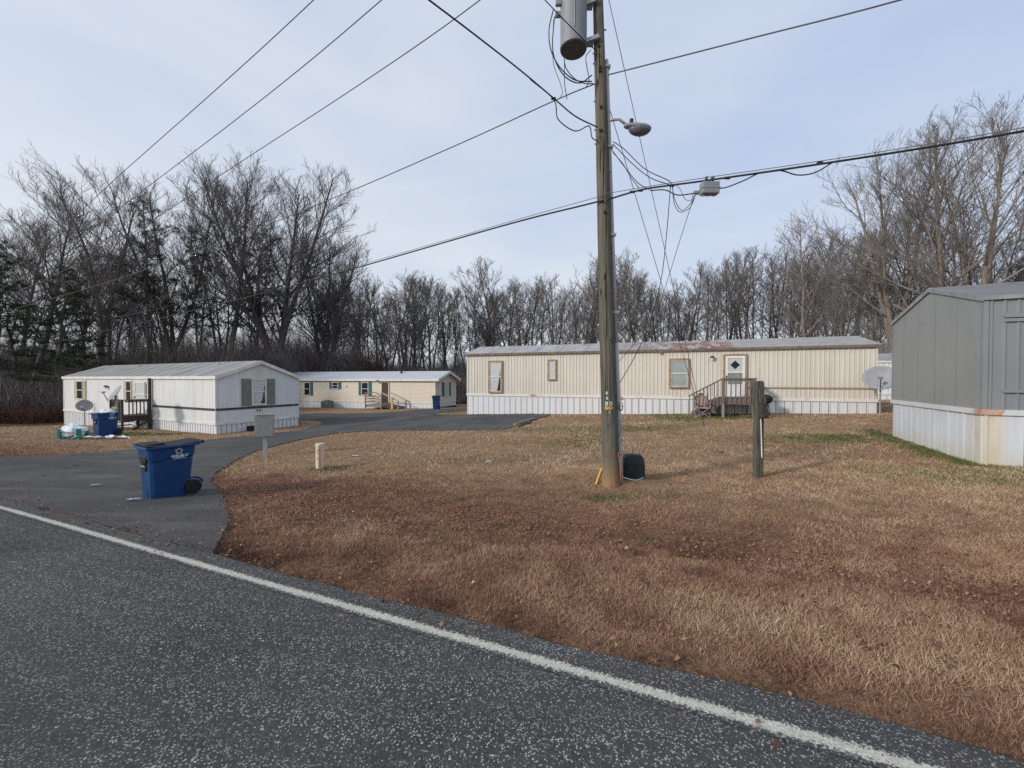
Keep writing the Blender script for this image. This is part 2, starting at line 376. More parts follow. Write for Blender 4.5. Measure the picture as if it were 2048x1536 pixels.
M['blind'] = mat_mix('blind', (.50, .53, .50), (.44, .47, .44), 4, rough=.7, bstr=0)
def glass():
    m, N, L, b = newmat('window_glass')
    o = N['Material Output']; t = N.new('ShaderNodeBsdfTransparent'); t.inputs[0].default_value = (.82, .85, .86, 1)
    g = N.new('ShaderNodeBsdfGlossy'); g.inputs['Roughness'].default_value = .03
    fr = N.new('ShaderNodeLayerWeight'); fr.inputs[0].default_value = .5
    nzv = noise(N, L, coords(N, L), 2.0, 2, .5, 0, 1)
    bp = N.new('ShaderNodeBump'); bp.inputs['Strength'].default_value = .08; bp.inputs['Distance'].default_value = .02
    L.new(nzv, bp.inputs['Height']); L.new(bp.outputs[0], g.inputs['Normal'])
    x = N.new('ShaderNodeMixShader'); f2 = mathn(N, L, 'ADD', mathn(N, L, 'MULTIPLY', mathn(N, L, 'POWER', fr.outputs['Facing'], 3.0), .6), .06)
    L.new(f2, x.inputs[0]); L.new(t.outputs[0], x.inputs[1]); L.new(g.outputs[0], x.inputs[2]); L.new(x.outputs[0], o.inputs[0])
    return m
M['glass'] = glass()

def pole_mat():
    m, N, L, b = newmat('pole_wood')
    v = coords(N, L, (9, 9, .7))
    g = noise(N, L, v, 2.2, 8, .7, .3, .7, .6)
    c = mixc(N, L, g, (.060, .057, .049), (.215, .20, .17))
    blot = noise(N, L, coords(N, L, (2.5, 2.5, .5)), 1.1, 5, .6, .42, .68)
    c = mixc(N, L, mathn(N, L, 'MULTIPLY', blot, .55), c, (.115, .125, .075))
    br = noise(N, L, coords(N, L, (3, 3, .35)), .9, 5, .6, .48, .7)
    c = mixc(N, L, mathn(N, L, 'MULTIPLY', br, .35), c, (.25, .18, .11))
    crack = noise(N, L, coords(N, L, (26, 26, .55)), 1.5, 3, .5, .60, .66)
    c = mixc(N, L, crack, c, (.018, .015, .012))
    knot = N.new('ShaderNodeTexVoronoi'); knot.inputs['Scale'].default_value = 1.5; L.new(coords(N, L, (3.4, 3.4, 1)), knot.inputs['Vector'])
    kr = N.new('ShaderNodeMapRange'); kr.inputs[1].default_value = .13; kr.inputs[2].default_value = .07; L.new(knot.outputs['Distance'], kr.inputs[0])
    c = mixc(N, L, kr.outputs[0], c, (.045, .032, .022))
    sx = N.new('ShaderNodeSeparateXYZ'); L.new(coords(N, L), sx.inputs[0])
    z = N.new('ShaderNodeMapRange'); z.inputs[1].default_value = .62; z.inputs[2].default_value = .12
    L.new(mathn(N, L, 'ADD', sx.outputs[2], mathn(N, L, 'MULTIPLY', g, .25)), z.inputs[0])
    c = mixc(N, L, mathn(N, L, 'MULTIPLY', z.outputs[0], .8), c, (.36, .21, .105))
    L.new(c, b.inputs['Base Color']); b.inputs['Roughness'].default_value = .9; b.inputs['Specular IOR Level'].default_value = .1
    h = mathn(N, L, 'SUBTRACT', g, mathn(N, L, 'MULTIPLY', crack, 1.5))
    bump(N, L, b, h, .7, .012); return m
M['pole'] = pole_mat()
M['post'] = mat_mix('post_wood', (.070, .064, .050), (.15, .138, .108), 4, (10, 10, .8), rough=.95, bstr=.9, bdist=.01, c3=(.025, .025, .022), s3=3, lo3=.56, hi3=.64, st3=(14, 14, .7))
M['burnt'] = mat_mix('rotten_wood', (.035, .030, .027), (.10, .095, .08), 9, (3, 3, 3), rough=.95, bstr=1, bdist=.02)

def attr_ramp_mat(name, cols, rough=.9, att='tint', trans=0.0):
    m, N, L, b = newmat(name)
    a = N.new('ShaderNodeAttribute'); a.attribute_name = att
    r = N.new('ShaderNodeValToRGB'); L.new(a.outputs['Fac'], r.inputs[0])
    el = r.color_ramp.elements
    while len(el) < len(cols): el.new(.5)
    for i, c in enumerate(cols):
        el[i].position = i / (len(cols) - 1); el[i].color = (*c, 1)
    L.new(r.outputs[0], b.inputs['Base Color']); b.inputs['Roughness'].default_value = rough; b.inputs['Specular IOR Level'].default_value = .15
    return m
M['grass'] = attr_ramp_mat('dry_grass', [(.090, .049, .034), (.25, .138, .092), (.40, .250, .165), (.48, .345, .225), (.60, .47, .31)])
M['grass_green'] = attr_ramp_mat('green_grass', [(.05, .075, .02), (.10, .14, .04), (.17, .19, .07)])
M['leaves'] = attr_ramp_mat('fallen_leaves', [(.060, .030, .022), (.14, .066, .044), (.22, .115, .075), (.32, .195, .13), (.44, .32, .22)], rough=.7)
M['litter'] = attr_ramp_mat('leaf_litter', [(.05, .025, .017), (.12, .06, .04), (.20, .11, .07)])

def ground_mat():
    m, N, L, b = newmat('lawn_soil')
    v = coords(N, L, src='Object')
    f1 = noise(N, L, v, .35, 6, .6, .35, .65); f2 = noise(N, L, v, 3.5, 6, .7, .3, .7); f3 = noise(N, L, v, 22, 5, .7, .3, .7)
    a = N.new('ShaderNodeAttribute'); a.attribute_name = 'wood'
    g = N.new('ShaderNodeAttribute'); g.attribute_name = 'green'
    rd = N.new('ShaderNodeAttribute'); rd.attribute_name = 'red'
    c = mixc(N, L, f1, (.33, .22, .135), (.40, .28, .17))
    c = mixc(N, L, mathn(N, L, 'MULTIPLY', f2, .6), c, (.16, .095, .055))
    c = mixc(N, L, rd.outputs['Fac'], c, mixc(N, L, f2, (.20, .105, .065), (.30, .17, .11)))
    c = mixc(N, L, mathn(N, L, 'MULTIPLY', g.outputs['Fac'], f2), c, (.10, .12, .045))
    c = mixc(N, L, a.outputs['Fac'], c, mixc(N, L, f2, (.07, .042, .03), (.15, .092, .06)))
    c = mixc(N, L, .55, c, mixc(N, L, f3, (.12, .12, .12), (.9, .9, .9)), 'OVERLAY')
    L.new(c, b.inputs['Base Color']); b.inputs['Roughness'].default_value = .95; b.inputs['Specular IOR Level'].default_value = .05
    bump(N, L, b, mathn(N, L, 'ADD', f3, f2), .9, .03); return m
M['ground'] = ground_mat()

def asphalt(name, base, speck, vs, thr, blot=.5, paint=False, rough=.85, b2=None, specmix=1.0, worn=False, drive=False):
    m, N, L, b = newmat(name)
    v = coords(N, L)
    wn = N.new('ShaderNodeTexNoise'); wn.inputs['Scale'].default_value = vs * .9; wn.inputs['Detail'].default_value = 2; L.new(v, wn.inputs['Vector'])
    va = N.new('ShaderNodeVectorMath'); va.operation = 'SCALE'; va.inputs['Scale'].default_value = 1.1 / vs; L.new(wn.outputs['Color'], va.inputs[0])
    vb = N.new('ShaderNodeVectorMath'); vb.operation = 'ADD'; L.new(v, vb.inputs[0]); L.new(va.outputs[0], vb.inputs[1])
    vo = N.new('ShaderNodeTexVoronoi'); vo.inputs['Scale'].default_value = vs; L.new(vb.outputs[0], vo.inputs['Vector'])
    sc = N.new('ShaderNodeSeparateColor'); L.new(vo.outputs['Color'], sc.inputs[0])
    big = noise(N, L, v, .6, 6, .6, .35, .65)
    th = mathn(N, L, 'ADD', thr, mathn(N, L, 'MULTIPLY', mathn(N, L, 'SUBTRACT', .5, big), .16))
    isp = mathn(N, L, 'GREATER_THAN', sc.outputs[0], th)
    core = N.new('ShaderNodeMapRange'); core.inputs[1].default_value = .30; core.inputs[2].default_value = .05; L.new(mathn(N, L, 'SUBTRACT', vo.outputs['Distance'], mathn(N, L, 'MULTIPLY', sc.outputs[2], .38)), core.inputs[0])
    stone = mathn(N, L, 'MULTIPLY', isp, core.outputs[0])
    val = mixc(N, L, sc.outputs[1], tuple(x * .45 for x in speck), speck)
    dark = mixc(N, L, sc.outputs[2], tuple(x * .5 for x in base), tuple(x * 1.5 for x in base))
    c = mixc(N, L, mathn(N, L, 'MULTIPLY', big, blot), dark, b2 or tuple(x * 1.5 for x in base))
    c = mixc(N, L, mathn(N, L, 'MULTIPLY', stone, specmix), c, val)
    if worn:      # wheel tracks polished smoother, tar patches and grit
        uv = N.new('ShaderNodeUVMap'); sx = N.new('ShaderNodeSeparateXYZ'); L.new(uv.outputs[0], sx.inputs[0])
        tr1 = mathn(N, L, 'ABSOLUTE', mathn(N, L, 'SINE', mathn(N, L, 'MULTIPLY', mathn(N, L, 'ADD', sx.outputs[0], .09), 12.8)))
        tn = noise(N, L, v, .9, 4, .6, .35, .7); tw = mathn(N, L, 'MULTIPLY', mathn(N, L, 'MULTIPLY', tr1, tn), .40)
        c = mixc(N, L, tw, c, (.075, .074, .073))
        dk = noise(N, L, v, .45, 5, .7, .56, .70); c = mixc(N, L, mathn(N, L, 'MULTIPLY', dk, .45), c, (.026, .026, .028))
        vc = N.new('ShaderNodeTexVoronoi'); vc.feature = 'DISTANCE_TO_EDGE'; vc.inputs['Scale'].default_value = .42
        dv = N.new('ShaderNodeVectorMath'); dv.operation = 'ADD'; dn = N.new('ShaderNodeTexNoise'); dn.inputs['Scale'].default_value = 2.2; dn.inputs['Detail'].default_value = 6; L.new(v, dn.inputs['Vector'])
        L.new(v, dv.inputs[0]); L.new(dn.outputs['Color'], dv.inputs[1]); L.new(dv.outputs[0], vc.inputs['Vector'])
        ck = N.new('ShaderNodeMapRange'); ck.inputs[1].default_value = .003; ck.inputs[2].default_value = .001; L.new(vc.outputs['Distance'], ck.inputs[0])
        sel = noise(N, L, v, .3, 2, .5, .56, .62); c = mixc(N, L, mathn(N, L, 'MULTIPLY', mathn(N, L, 'MULTIPLY', ck.outputs[0], sel), .35), c, (.02, .02, .021))
    if drive:     # sealed drive: pale dust streaks, darker damp patches, hairline cracks
        st = noise(N, L, coords(N, L, (.35, 1.6, 1)), 1.1, 6, .65, .52, .72); c = mixc(N, L, mathn(N, L, 'MULTIPLY', st, .35), c, (.19, .185, .175))
        dk = noise(N, L, v, .35, 5, .65, .50, .68); c = mixc(N, L, mathn(N, L, 'MULTIPLY', dk, .45), c, (.045, .045, .047))
        ch = noise(N, L, coords(N, L, (1, 3, 1)), 3.2, 4, .7, .69, .73); c = mixc(N, L, mathn(N, L, 'MULTIPLY', ch, .6), c, (.34, .335, .32))
        vc = N.new('ShaderNodeTexVoronoi'); vc.feature = 'DISTANCE_TO_EDGE'; vc.inputs['Scale'].default_value = .30
        dv = N.new('ShaderNodeVectorMath'); dv.operation = 'ADD'; dn = N.new('ShaderNodeTexNoise'); dn.inputs['Scale'].default_value = 1.6; dn.inputs['Detail'].default_value = 6; L.new(v, dn.inputs['Vector'])
        L.new(v, dv.inputs[0]); L.new(dn.outputs['Color'], dv.inputs[1]); L.new(dv.outputs[0], vc.inputs['Vector'])
        ck = N.new('ShaderNodeMapRange'); ck.inputs[1].default_value = .005; ck.inputs[2].default_value = .002; L.new(vc.outputs['Distance'], ck.inputs[0])
        sel = noise(N, L, v, .25, 2, .5, .5, .58); c = mixc(N, L, mathn(N, L, 'MULTIPLY', mathn(N, L, 'MULTIPLY', ck.outputs[0], sel), .8), c, (.015, .015, .016))
    if paint:
        c = mixc(N, L, .22, c, (.075, .074, .073))
        uv = N.new('ShaderNodeUVMap'); sx = N.new('ShaderNodeSeparateXYZ'); L.new(uv.outputs[0], sx.inputs[0])
        e = mathn(N, L, 'ABSOLUTE', mathn(N, L, 'SUBTRACT', sx.outputs[0], .5))
        edge = N.new('ShaderNodeMapRange'); edge.inputs[1].default_value = .50; edge.inputs[2].default_value = .06; L.new(e, edge.inputs[0])
        n1 = noise(N, L, v, 55, 3, .7, .25, .75); n2 = noise(N, L, v, 2.0, 4, .6, .3, .8)
        k = mathn(N, L, 'ADD', mathn(N, L, 'MULTIPLY', edge.outputs[0], 1.25), mathn(N, L, 'MULTIPLY', mathn(N, L, 'SUBTRACT', mathn(N, L, 'ADD', n1, mathn(N, L, 'MULTIPLY', sc.outputs[1], .7)), 1.05), .75))
        k = mathn(N, L, 'SUBTRACT', k, mathn(N, L, 'MULTIPLY', n2, .22))
        kk = N.new('ShaderNodeMapRange'); kk.inputs[1].default_value = .38; kk.inputs[2].default_value = .62; L.new(k, kk.inputs[0])
        c = mixc(N, L, mathn(N, L, 'MULTIPLY', kk.outputs[0], .92), c, mixc(N, L, sc.outputs[2], (.38, .365, .31), (.64, .62, .54)))
    L.new(c, b.inputs['Base Color']); b.inputs['Roughness'].default_value = rough; b.inputs['Specular IOR Level'].default_value = .12
    hh = mathn(N, L, 'SUBTRACT', 1.0, vo.outputs['Distance'])
    bump(N, L, b, mathn(N, L, 'MULTIPLY', hh, mathn(N, L, 'ADD', sc.outputs[1], .3)), .4, .003)
    return m
M['road'] = asphalt('chip_seal_asphalt', (.056, .0555, .055), (.50, .49, .465), 118, .58, .55, rough=.95, worn=True)
M['line'] = asphalt('road_paint', (.056, .0555, .055), (.50, .49, .465), 118, .58, .55, paint=True, rough=.95)
M['drive'] = asphalt('smooth_asphalt', (.068, .067, .067), (.24, .235, .23), 110, .86, .75, b2=(.115, .113, .11), specmix=.5, drive=True)

# ------------------------------------------------------------------ ground sheet
DRIVE_PX = [(424, 1112), (440, 1085), (455, 1056), (459, 1030), (450, 1003), (438, 985), (418, 967), (428, 952), (448, 937), (475, 920), (500, 907), (530, 898),
            (555, 891), (580, 885.5), (605, 879), (633, 873.7), (665, 869), (699, 865), (738, 862.6), (780, 862.6), (817, 862.6), (870, 861.8), (940, 861), (1007, 860), (1029, 852.6),
            (1048, 846), (1068, 840.7), (1090, 834), (1102, 829.3), (1020, 829), (936, 829.5), (873, 829.5), (873, 828), (885, 825.5), (905, 823.5), (931, 821.7), (965, 821), (965, 815.5), (935, 816.2),
            (900, 817.6), (870, 818.6), (844, 819.6), (820, 821.5), (799, 823.5), (765, 826), (728, 827.5), (690, 828), (646, 827.5), (600, 827.8), (560, 829), (560, 841.5), (620, 841), (638, 842), (645, 846), (642, 850),
            (625, 855), (599, 861.5), (560, 866), (521, 870.5), (460, 876.5), (406, 882.5), (340, 891), (271, 899), (190, 906.4), (117, 911.5), (0, 916.7), (-150, 922), (-330, 928)]
drive = [ground(x, y) for x, y in DRIVE_PX]
drive = [(p.x, p.y) for p in drive]
# far end of the mouth lies along the road edge
dirx, diry = -.9187, .395
drive.append((-19.0, 2.33 + .25 - .43 * -19.0)); 
k0 = (drive[0][0]); 
drive[0] = (k0, 2.33 + .22 - .43 * k0 + .05)
DP = np.array(drive)
def inpoly(x, y, P):
    x = np.asarray(x); y = np.asarray(y); c = np.zeros(x.shape, bool); j = len(P) - 1
    for i in range(len(P)):
        xi, yi = P[i]; xj, yj = P[j]
        t = ((yi > y) != (yj > y)) & (x < (xj - xi) * (y - yi) / ((yj - yi) or 1e-12) + xi); c ^= t; j = i
    return c
def segdist(x, y, P):
    d = np.full(np.shape(x), 1e9)
    for i in range(len(P)):
        ax, ay = P[i - 1]; bx, by = P[i]; l2 = (bx - ax) ** 2 + (by - ay) ** 2 + 1e-12
        t = np.clip(((x - ax) * (bx - ax) + (y - ay) * (by - ay)) / l2, 0, 1)
        d = np.minimum(d, np.hypot(x - ax - t * (bx - ax), y - ay - t * (by - ay)))
    return d

def axis(lo, hi, c, near, step, g):
    v = [c]; d = step
    while v[-1] < hi:
        v.append(v[-1] + d)
        if v[-1] - c > near: d *= g
    u = [c]; d = step
    while u[-1] > lo:
        u.append(u[-1] - d)
        if c - u[-1] > near: d *= g
    return np.array(u[:0:-1] + v)
gx = axis(-420, 420, 0, 14, .3, 1.06); gy = axis(-420, 480, 10, 14, .3, 1.06)
X, Y = np.meshgrid(gx, gy); Z = Hn(X, Y)
nx, ny = len(gx), len(gy)
idx = np.arange(nx * ny).reshape(ny, nx)
Q = np.stack([idx[:-1, :-1], idx[:-1, 1:], idx[1:, 1:], idx[1:, :-1]], -1).reshape(-1, 4)
xf, yf = X.ravel(), Y.ravel()
def blob(x, y, cx, cy, rx, ry=None): ry = ry or rx; return np.exp(-(((x - cx) / rx) ** 2 + ((y - cy) / ry) ** 2))
def vnoise(x, y, sc, seed):
    r = np.random.RandomState(seed); g = r.rand(64, 64); u_ = (x / sc) % 64; v_ = (y / sc) % 64
    i, j = u_.astype(int) % 64, v_.astype(int) % 64; fu, fv = u_ - np.floor(u_), v_ - np.floor(v_); fu = fu * fu * (3 - 2 * fu); fv = fv * fv * (3 - 2 * fv)
    a = g[j, i]; b = g[j, (i + 1) % 64]; c = g[(j + 1) % 64, i]; d = g[(j + 1) % 64, (i + 1) % 64]
    return (a * (1 - fu) + b * fu) * (1 - fv) + (c * (1 - fu) + d * fu) * fv
vn = vnoise
def greenf(x, y):
    g = blob(x, y, 11.0, 9.2, .0001)  # placeholder of shape
    # along the grey home's gable foot, under both porches, round the pole and on the far lawn
    t = (x - 9.24) * .416 + (y - 7.84) * .909; q = (x - 9.24) * .909 - (y - 7.84) * .416
    g = g + np.exp(-((q + .22) / .28) ** 2) * (t > -.3) * (t < 5)
    g = g + .8 * blob(x, y, 8.6, 16.2, 2.6, .8) + .9 * blob(x, y, -17.2, 17.6, 2.2, .7) + .55 * blob(x, y, 3, 14.5, 4, .7) + .6 * blob(x, y, 8.5, 11.4, 2.5, .6)
    g = g + np.clip((vn(x, y, 2.3, 31) - .62) * 2.2, 0, .42) * np.clip((sperp(x, y) - 4) / 3, 0, 1) * (x > -4)
    g = g + .9 * blob(x, y, 1.4, 5.95, .35, .2) + .5 * blob(x, y, 2.4, 6.1, .5, .25) + .6 * blob(x, y, -4.1, 9.0, .5, .3)
    return np.clip(g, 0, 1)
def woodf(x, y):
    # forest floor: behind the homes and off to the sides
    edge = np.where(x < -28, 21 + (x + 28) * -.10, np.where(x < -20, 27 + (x + 28) * 2.2, 46)); edge = np.where(x > 8, 30, edge)
    return np.clip((y - edge) / 3, 0, 1)
def redf(x, y):
    s = sperp(x, y)
    r = .7 * np.exp(-((s - 2.5) / .7) ** 2) + .15 / (1 + np.exp((s - 3.2) / .4)) + .75 * blob(x, y, -3.2, 6.6, 2.6, 1.6) + .55 * np.clip(1 - s / 5, 0, 1)
    return np.clip(r, 0, 1)
gnd = npmesh('ground', np.stack([xf, yf, Z.ravel()], 1), Q, M['ground'], 4, attrs={'wood': woodf(xf, yf), 'green': greenf(xf, yf), 'red': redf(xf, yf) * (1 - woodf(xf, yf))})
gnd.data.polygons.foreach_set('use_smooth', [True] * len(Q))
tag(gnd, kind='structure')

# road: a strip along the white edge line
def strip(name, s0, s1, t0, t1, ds, dt, off, m, kind='structure', ragged=0.0, skirt=0.0):
    ns = max(1, int(round((s1 - s0) / ds))); ntt = int(round((t1 - t0) / dt))
    V = []; uv = []; rng = np.random.RandomState(4)
    rag = np.convolve(rng.randn(ntt + 9), np.ones(4) / 4, 'same')[:ntt + 1] * ragged
    ts = np.linspace(t0, t1, ntt + 1)
    nxv, nyv = .395, .9187
    rows = ns + 1 + (1 if skirt else 0)
    for i, t in enumerate(ts):
        for j in range(ns + 1):
            s = s0 + (s1 - s0) * j / ns
            if j == ns: s += rag[i]
            V.append((t * dirx + s * nxv, 2.33 + t * diry + s * nyv, 0)); uv.append((j / ns, t))
        if skirt: V.append((t * dirx + (s + .02) * nxv, 2.33 + t * diry + (s + .02) * nyv, -skirt)); uv.append((1, t))
    V = np.array(V); z = Hn(V[:, 0], V[:, 1]); V[:, 2] += z + off
    FA = [(i * rows + j, i * rows + j + 1, (i + 1) * rows + j + 1, (i + 1) * rows + j) for i in range(ntt) for j in range(rows - 1)]
    FA = [f[::-1] for f in FA] 
    o = npmesh(name, V, FA, m, 4)
    u = o.data.uv_layers.new(name='UVMap'); lv = np.empty(len(o.data.loops), np.int32); o.data.loops.foreach_get('vertex_index', lv)
    u.data.foreach_set('uv', np.array(uv, np.float32)[lv].ravel())
    # normals up
    o.data.update(); 
    if o.data.polygons[0].normal.z < 0: o.data.flip_normals()
    o.data.polygons.foreach_set('use_smooth', [False] * len(o.data.polygons)); tag(o, kind=kind); return o
strip('road', -6.2, .20, -45, 60, .4, .25, .035, M['road'], ragged=.035, skirt=.05)
strip('road_edge_line', -.065, .065, -45, 60, .13, .25, .039, M['line'])
strip('road_centre_line', -3.2, -3.08, -45, 60, .12, .25, .039, mat_mix('yellow_road_paint', (.55, .36, .05), (.40, .27, .06), 20, rough=.8, bstr=0))

# driveway: triangulated inside its outline, draped on the ground, with a real edge
def drape(name, P, off, step, m, edge=.04):
    # densify and roughen the outline
    rng = random.Random(7); out = []
    for i in range(len(P)):
        a = P[i]; b = P[(i + 1) % len(P)]; d = math.dist(a, b); n = max(1, int(d / .35))
        for k in range(n):
            t = k / n; w = .045 if k else .02
            out.append((a[0] + (b[0] - a[0]) * t + rng.uniform(-w, w), a[1] + (b[1] - a[1]) * t + rng.uniform(-w, w)))
    A = np.array(out)
    xs = np.arange(A[:, 0].min(), A[:, 0].max(), step); ys = np.arange(A[:, 1].min(), A[:, 1].max(), step)
    gx2, gy2 = np.meshgrid(xs, ys); gx2 = gx2.ravel(); gy2 = gy2.ravel()
    k = inpoly(gx2, gy2, A); gx2 = gx2[k]; gy2 = gy2[k]
    k = segdist(gx2, gy2, A) > step * .4; gx2 = gx2[k]; gy2 = gy2[k]
    pts = [Vector(p) for p in out] + [Vector((x, y)) for x, y in zip(gx2, gy2)]
    n = len(out)
    v, e, f, *_ = geometry.delaunay_2d_cdt(pts, [], [list(range(n))], 1, 1e-5)
    va = np.array([(p.x, p.y) for p in v]); z = Hn(va[:, 0], va[:, 1]) + off
    mb = MB(); mb.v = [(x, y, q) for (x, y), q in zip(va, z)]; mb.f = [tuple(t) for t in f]
    o = mb.build(name, m, fix=False)
    if o.data.polygons[0].normal.z < 0: o.data.flip_normals()
    rim = MB()
    for i in range(n):
        a = out[i]; b = out[(i + 1) % n]; za = H(*a); zb = H(*b)
        rim.add([(a[0], a[1], za + off), (b[0], b[1], zb + off), (b[0], b[1], zb - .03), (a[0], a[1], za - .03)], [(0, 1, 2, 3)])
    r = rim.build('asphalt_edge', M['road'], o); 
    return o, out
drv, DOUT = drape('driveway', drive, .03, .6, M['drive'])
tag(drv, kind='structure')
# small cracks and the torn lip at the lot's end
def debris(name, label, pxs, m, r0, cat, n, seed, length=(.3, .9)):
    pass

# ------------------------------------------------------------------ homes
def wallpt(root_loc, rz, px, py, yplane=0.0):
    """pixel -> local (x,z) on the facade plane y=yplane of a home at root_loc, rotation rz"""
    r = ray(px, py); c, s = math.cos(-rz), math.sin(-rz)
    o = Vector((0, 0, CAMZ)) - Vector(root_loc)
    ol = Vector((o.x * c - o.y * s, o.x * s + o.y * c, o.z)); rl = Vector((r.x * c - r.y * s, r.x * s + r.y * c, r.z))
    t = (yplane - ol.y) / rl.y; p = ol + rl * t; return p.x, p.z
def sidept(root_loc, rz, px, py, xplane):
    r = ray(px, py); c, s = math.cos(-rz), math.sin(-rz)
    o = Vector((0, 0, CAMZ)) - Vector(root_loc)
    ol = Vector((o.x * c - o.y * s, o.x * s + o.y * c, o.z)); rl = Vector((r.x * c - r.y * s, r.x * s + r.y * c, r.z))
    t = (xplane - ol.x) / rl.x; p = ol + rl * t; return p.y, p.z
def toworld(root, x, y, z=0):
    c, s = math.cos(root.rotation_euler.z), math.sin(root.rotation_euler.z)
    return root.location.x + x * c - y * s, root.location.y + x * s + y * c, root.location.z + z

def ribbed(L_, pitch, depth, z0, z1f, rib=.35, y0=0.0, sgn=-1, axisx=True, x0=0.0, flat=.0):
    """vertical trapezoid ribs along an axis; returns MB of a thin relief sheet"""
    mb = MB(); prof = []
    n = max(1, int(round(L_ / pitch))); p = L_ / n
    for i in range(n):
        a = x0 + i * p
        prof += [(a, 0), (a + p * (1 - rib) * .5, 0), (a + p * ((1 - rib) * .5 + .12), depth), (a + p * ((1 + rib) * .5 - .12), depth), (a + p * (1 + rib) * .5, 0)]
    prof.append((x0 + L_, 0))
    for a, d in prof:
        yy = y0 + sgn * d
        if axisx: mb.v += [(a, yy, z0), (a, yy, z1f(a))]
        else: mb.v += [(yy, a, z0), (yy, a, z1f(a))]
    for i in range(len(prof) - 1): mb.f.append((2 * i, 2 * i + 2, 2 * i + 3, 2 * i + 1))
    return mb

def window(root, x0, x1, z0, z1, y, out=-1, fm='brown_trim', fw=.05, cover='curtain', mid=True, axisx=True, split=None, shutters=None, sw=.3, name='window', drape=False):
    """window standing proud of a wall plane; out=-1 means outward is -y (or -x when axisx False)"""
    def B(a0, a1, d0, d1, zz0, zz1, mb):
        lo, hi = sorted((y + out * d0, y + out * d1))
        return mb.box(a0, a1, lo, hi, zz0, zz1) if axisx else mb.box(lo, hi, a0, a1, zz0, zz1)
    mb = MB(); D = .065
    B(x0, x1, .0, D, z1 - fw, z1, mb); B(x0, x1, .0, D + .01, z0, z0 + fw, mb)
    B(x0, x0 + fw, .0, D, z0 + fw, z1 - fw, mb); B(x1 - fw, x1, .0, D, z0 + fw, z1 - fw, mb)
    w = mb.build(name, M[fm], root)
    i0, i1, j0, j1 = x0 + fw, x1 - fw, z0 + fw, z1 - fw
    sm = MB(); t = .022
    B(i0, i1, .018, .055, j1 - t, j1, sm); B(i0, i1, .018, .055, j0, j0 + t, sm); B(i0, i0 + t, .018, .055, j0 + t, j1 - t, sm); B(i1 - t, i1, .018, .055, j0 + t, j1 - t, sm)
    zm = (j0 + j1) / 2
    if mid: B(i0 + t, i1 - t, .018, .06, zm - .02, zm + .02, sm)
    sm.build('sash', M['white_trim'], w)
    back = MB(); B(i0, i1, .0, .020, j0, j1, back); back.build('interior', M['dark'], w)
    if cover:
        c = MB(); n = 16
        for k in range(n + 1):
            a = i0 + t + (i1 - i0 - 2 * t) * k / n; d = .031 + .004 * math.sin(k * 2.1) * (1 if cover == 'curtain' else 0)
            if drape and k > n * .62: a2 = a; zz0 = j0 + (j1 - j0) * min(.9, (k - n * .62) / (n * .38)) ** 1.5 * .9
            else: zz0 = j0
            c.v += [(a, y + out * d, zz0 + t), (a, y + out * d, j1 - t)] if axisx else [(y + out * d, a, zz0 + t), (y + out * d, a, j1 - t)]
        for k in range(n): c.f.append((2 * k, 2 * k + 2, 2 * k + 3, 2 * k + 1))
        c.build('curtain' if cover == 'curtain' else 'blind', M[cover], w)
    for (q0, q1) in ((zm + .02, j1 - t), (j0 + t, zm - .02)) if mid else ((j0 + t, j1 - t),):
        g = MB(); B(i0 + t, i1 - t, .044, .0445, q0, q1, g); g.f = [g.f[2] if (axisx and out < 0) else (g.f[3] if not axisx and out > 0 else g.f[2])]; g.build('pane', M['glass'], w)
    for sh in (shutters or []):
        a0, a1 = (x0 - sw - .02, x0 - .02) if sh[0] == 'a' else (x1 + .02, x1 + .02 + sw)
        s = MB(); B(a0, a1, .0, .035, z0, z1, s)
        nl = 9
        for k in range(nl):
            zz = z0 + .06 + (z1 - z0 - .12) * k / nl; B(a0 + .04, a1 - .04, .035, .045, zz, zz + (z1 - z0 - .12) / nl * .6, s)
        s.build('shutter', M[sh[1:]], root)
    return w

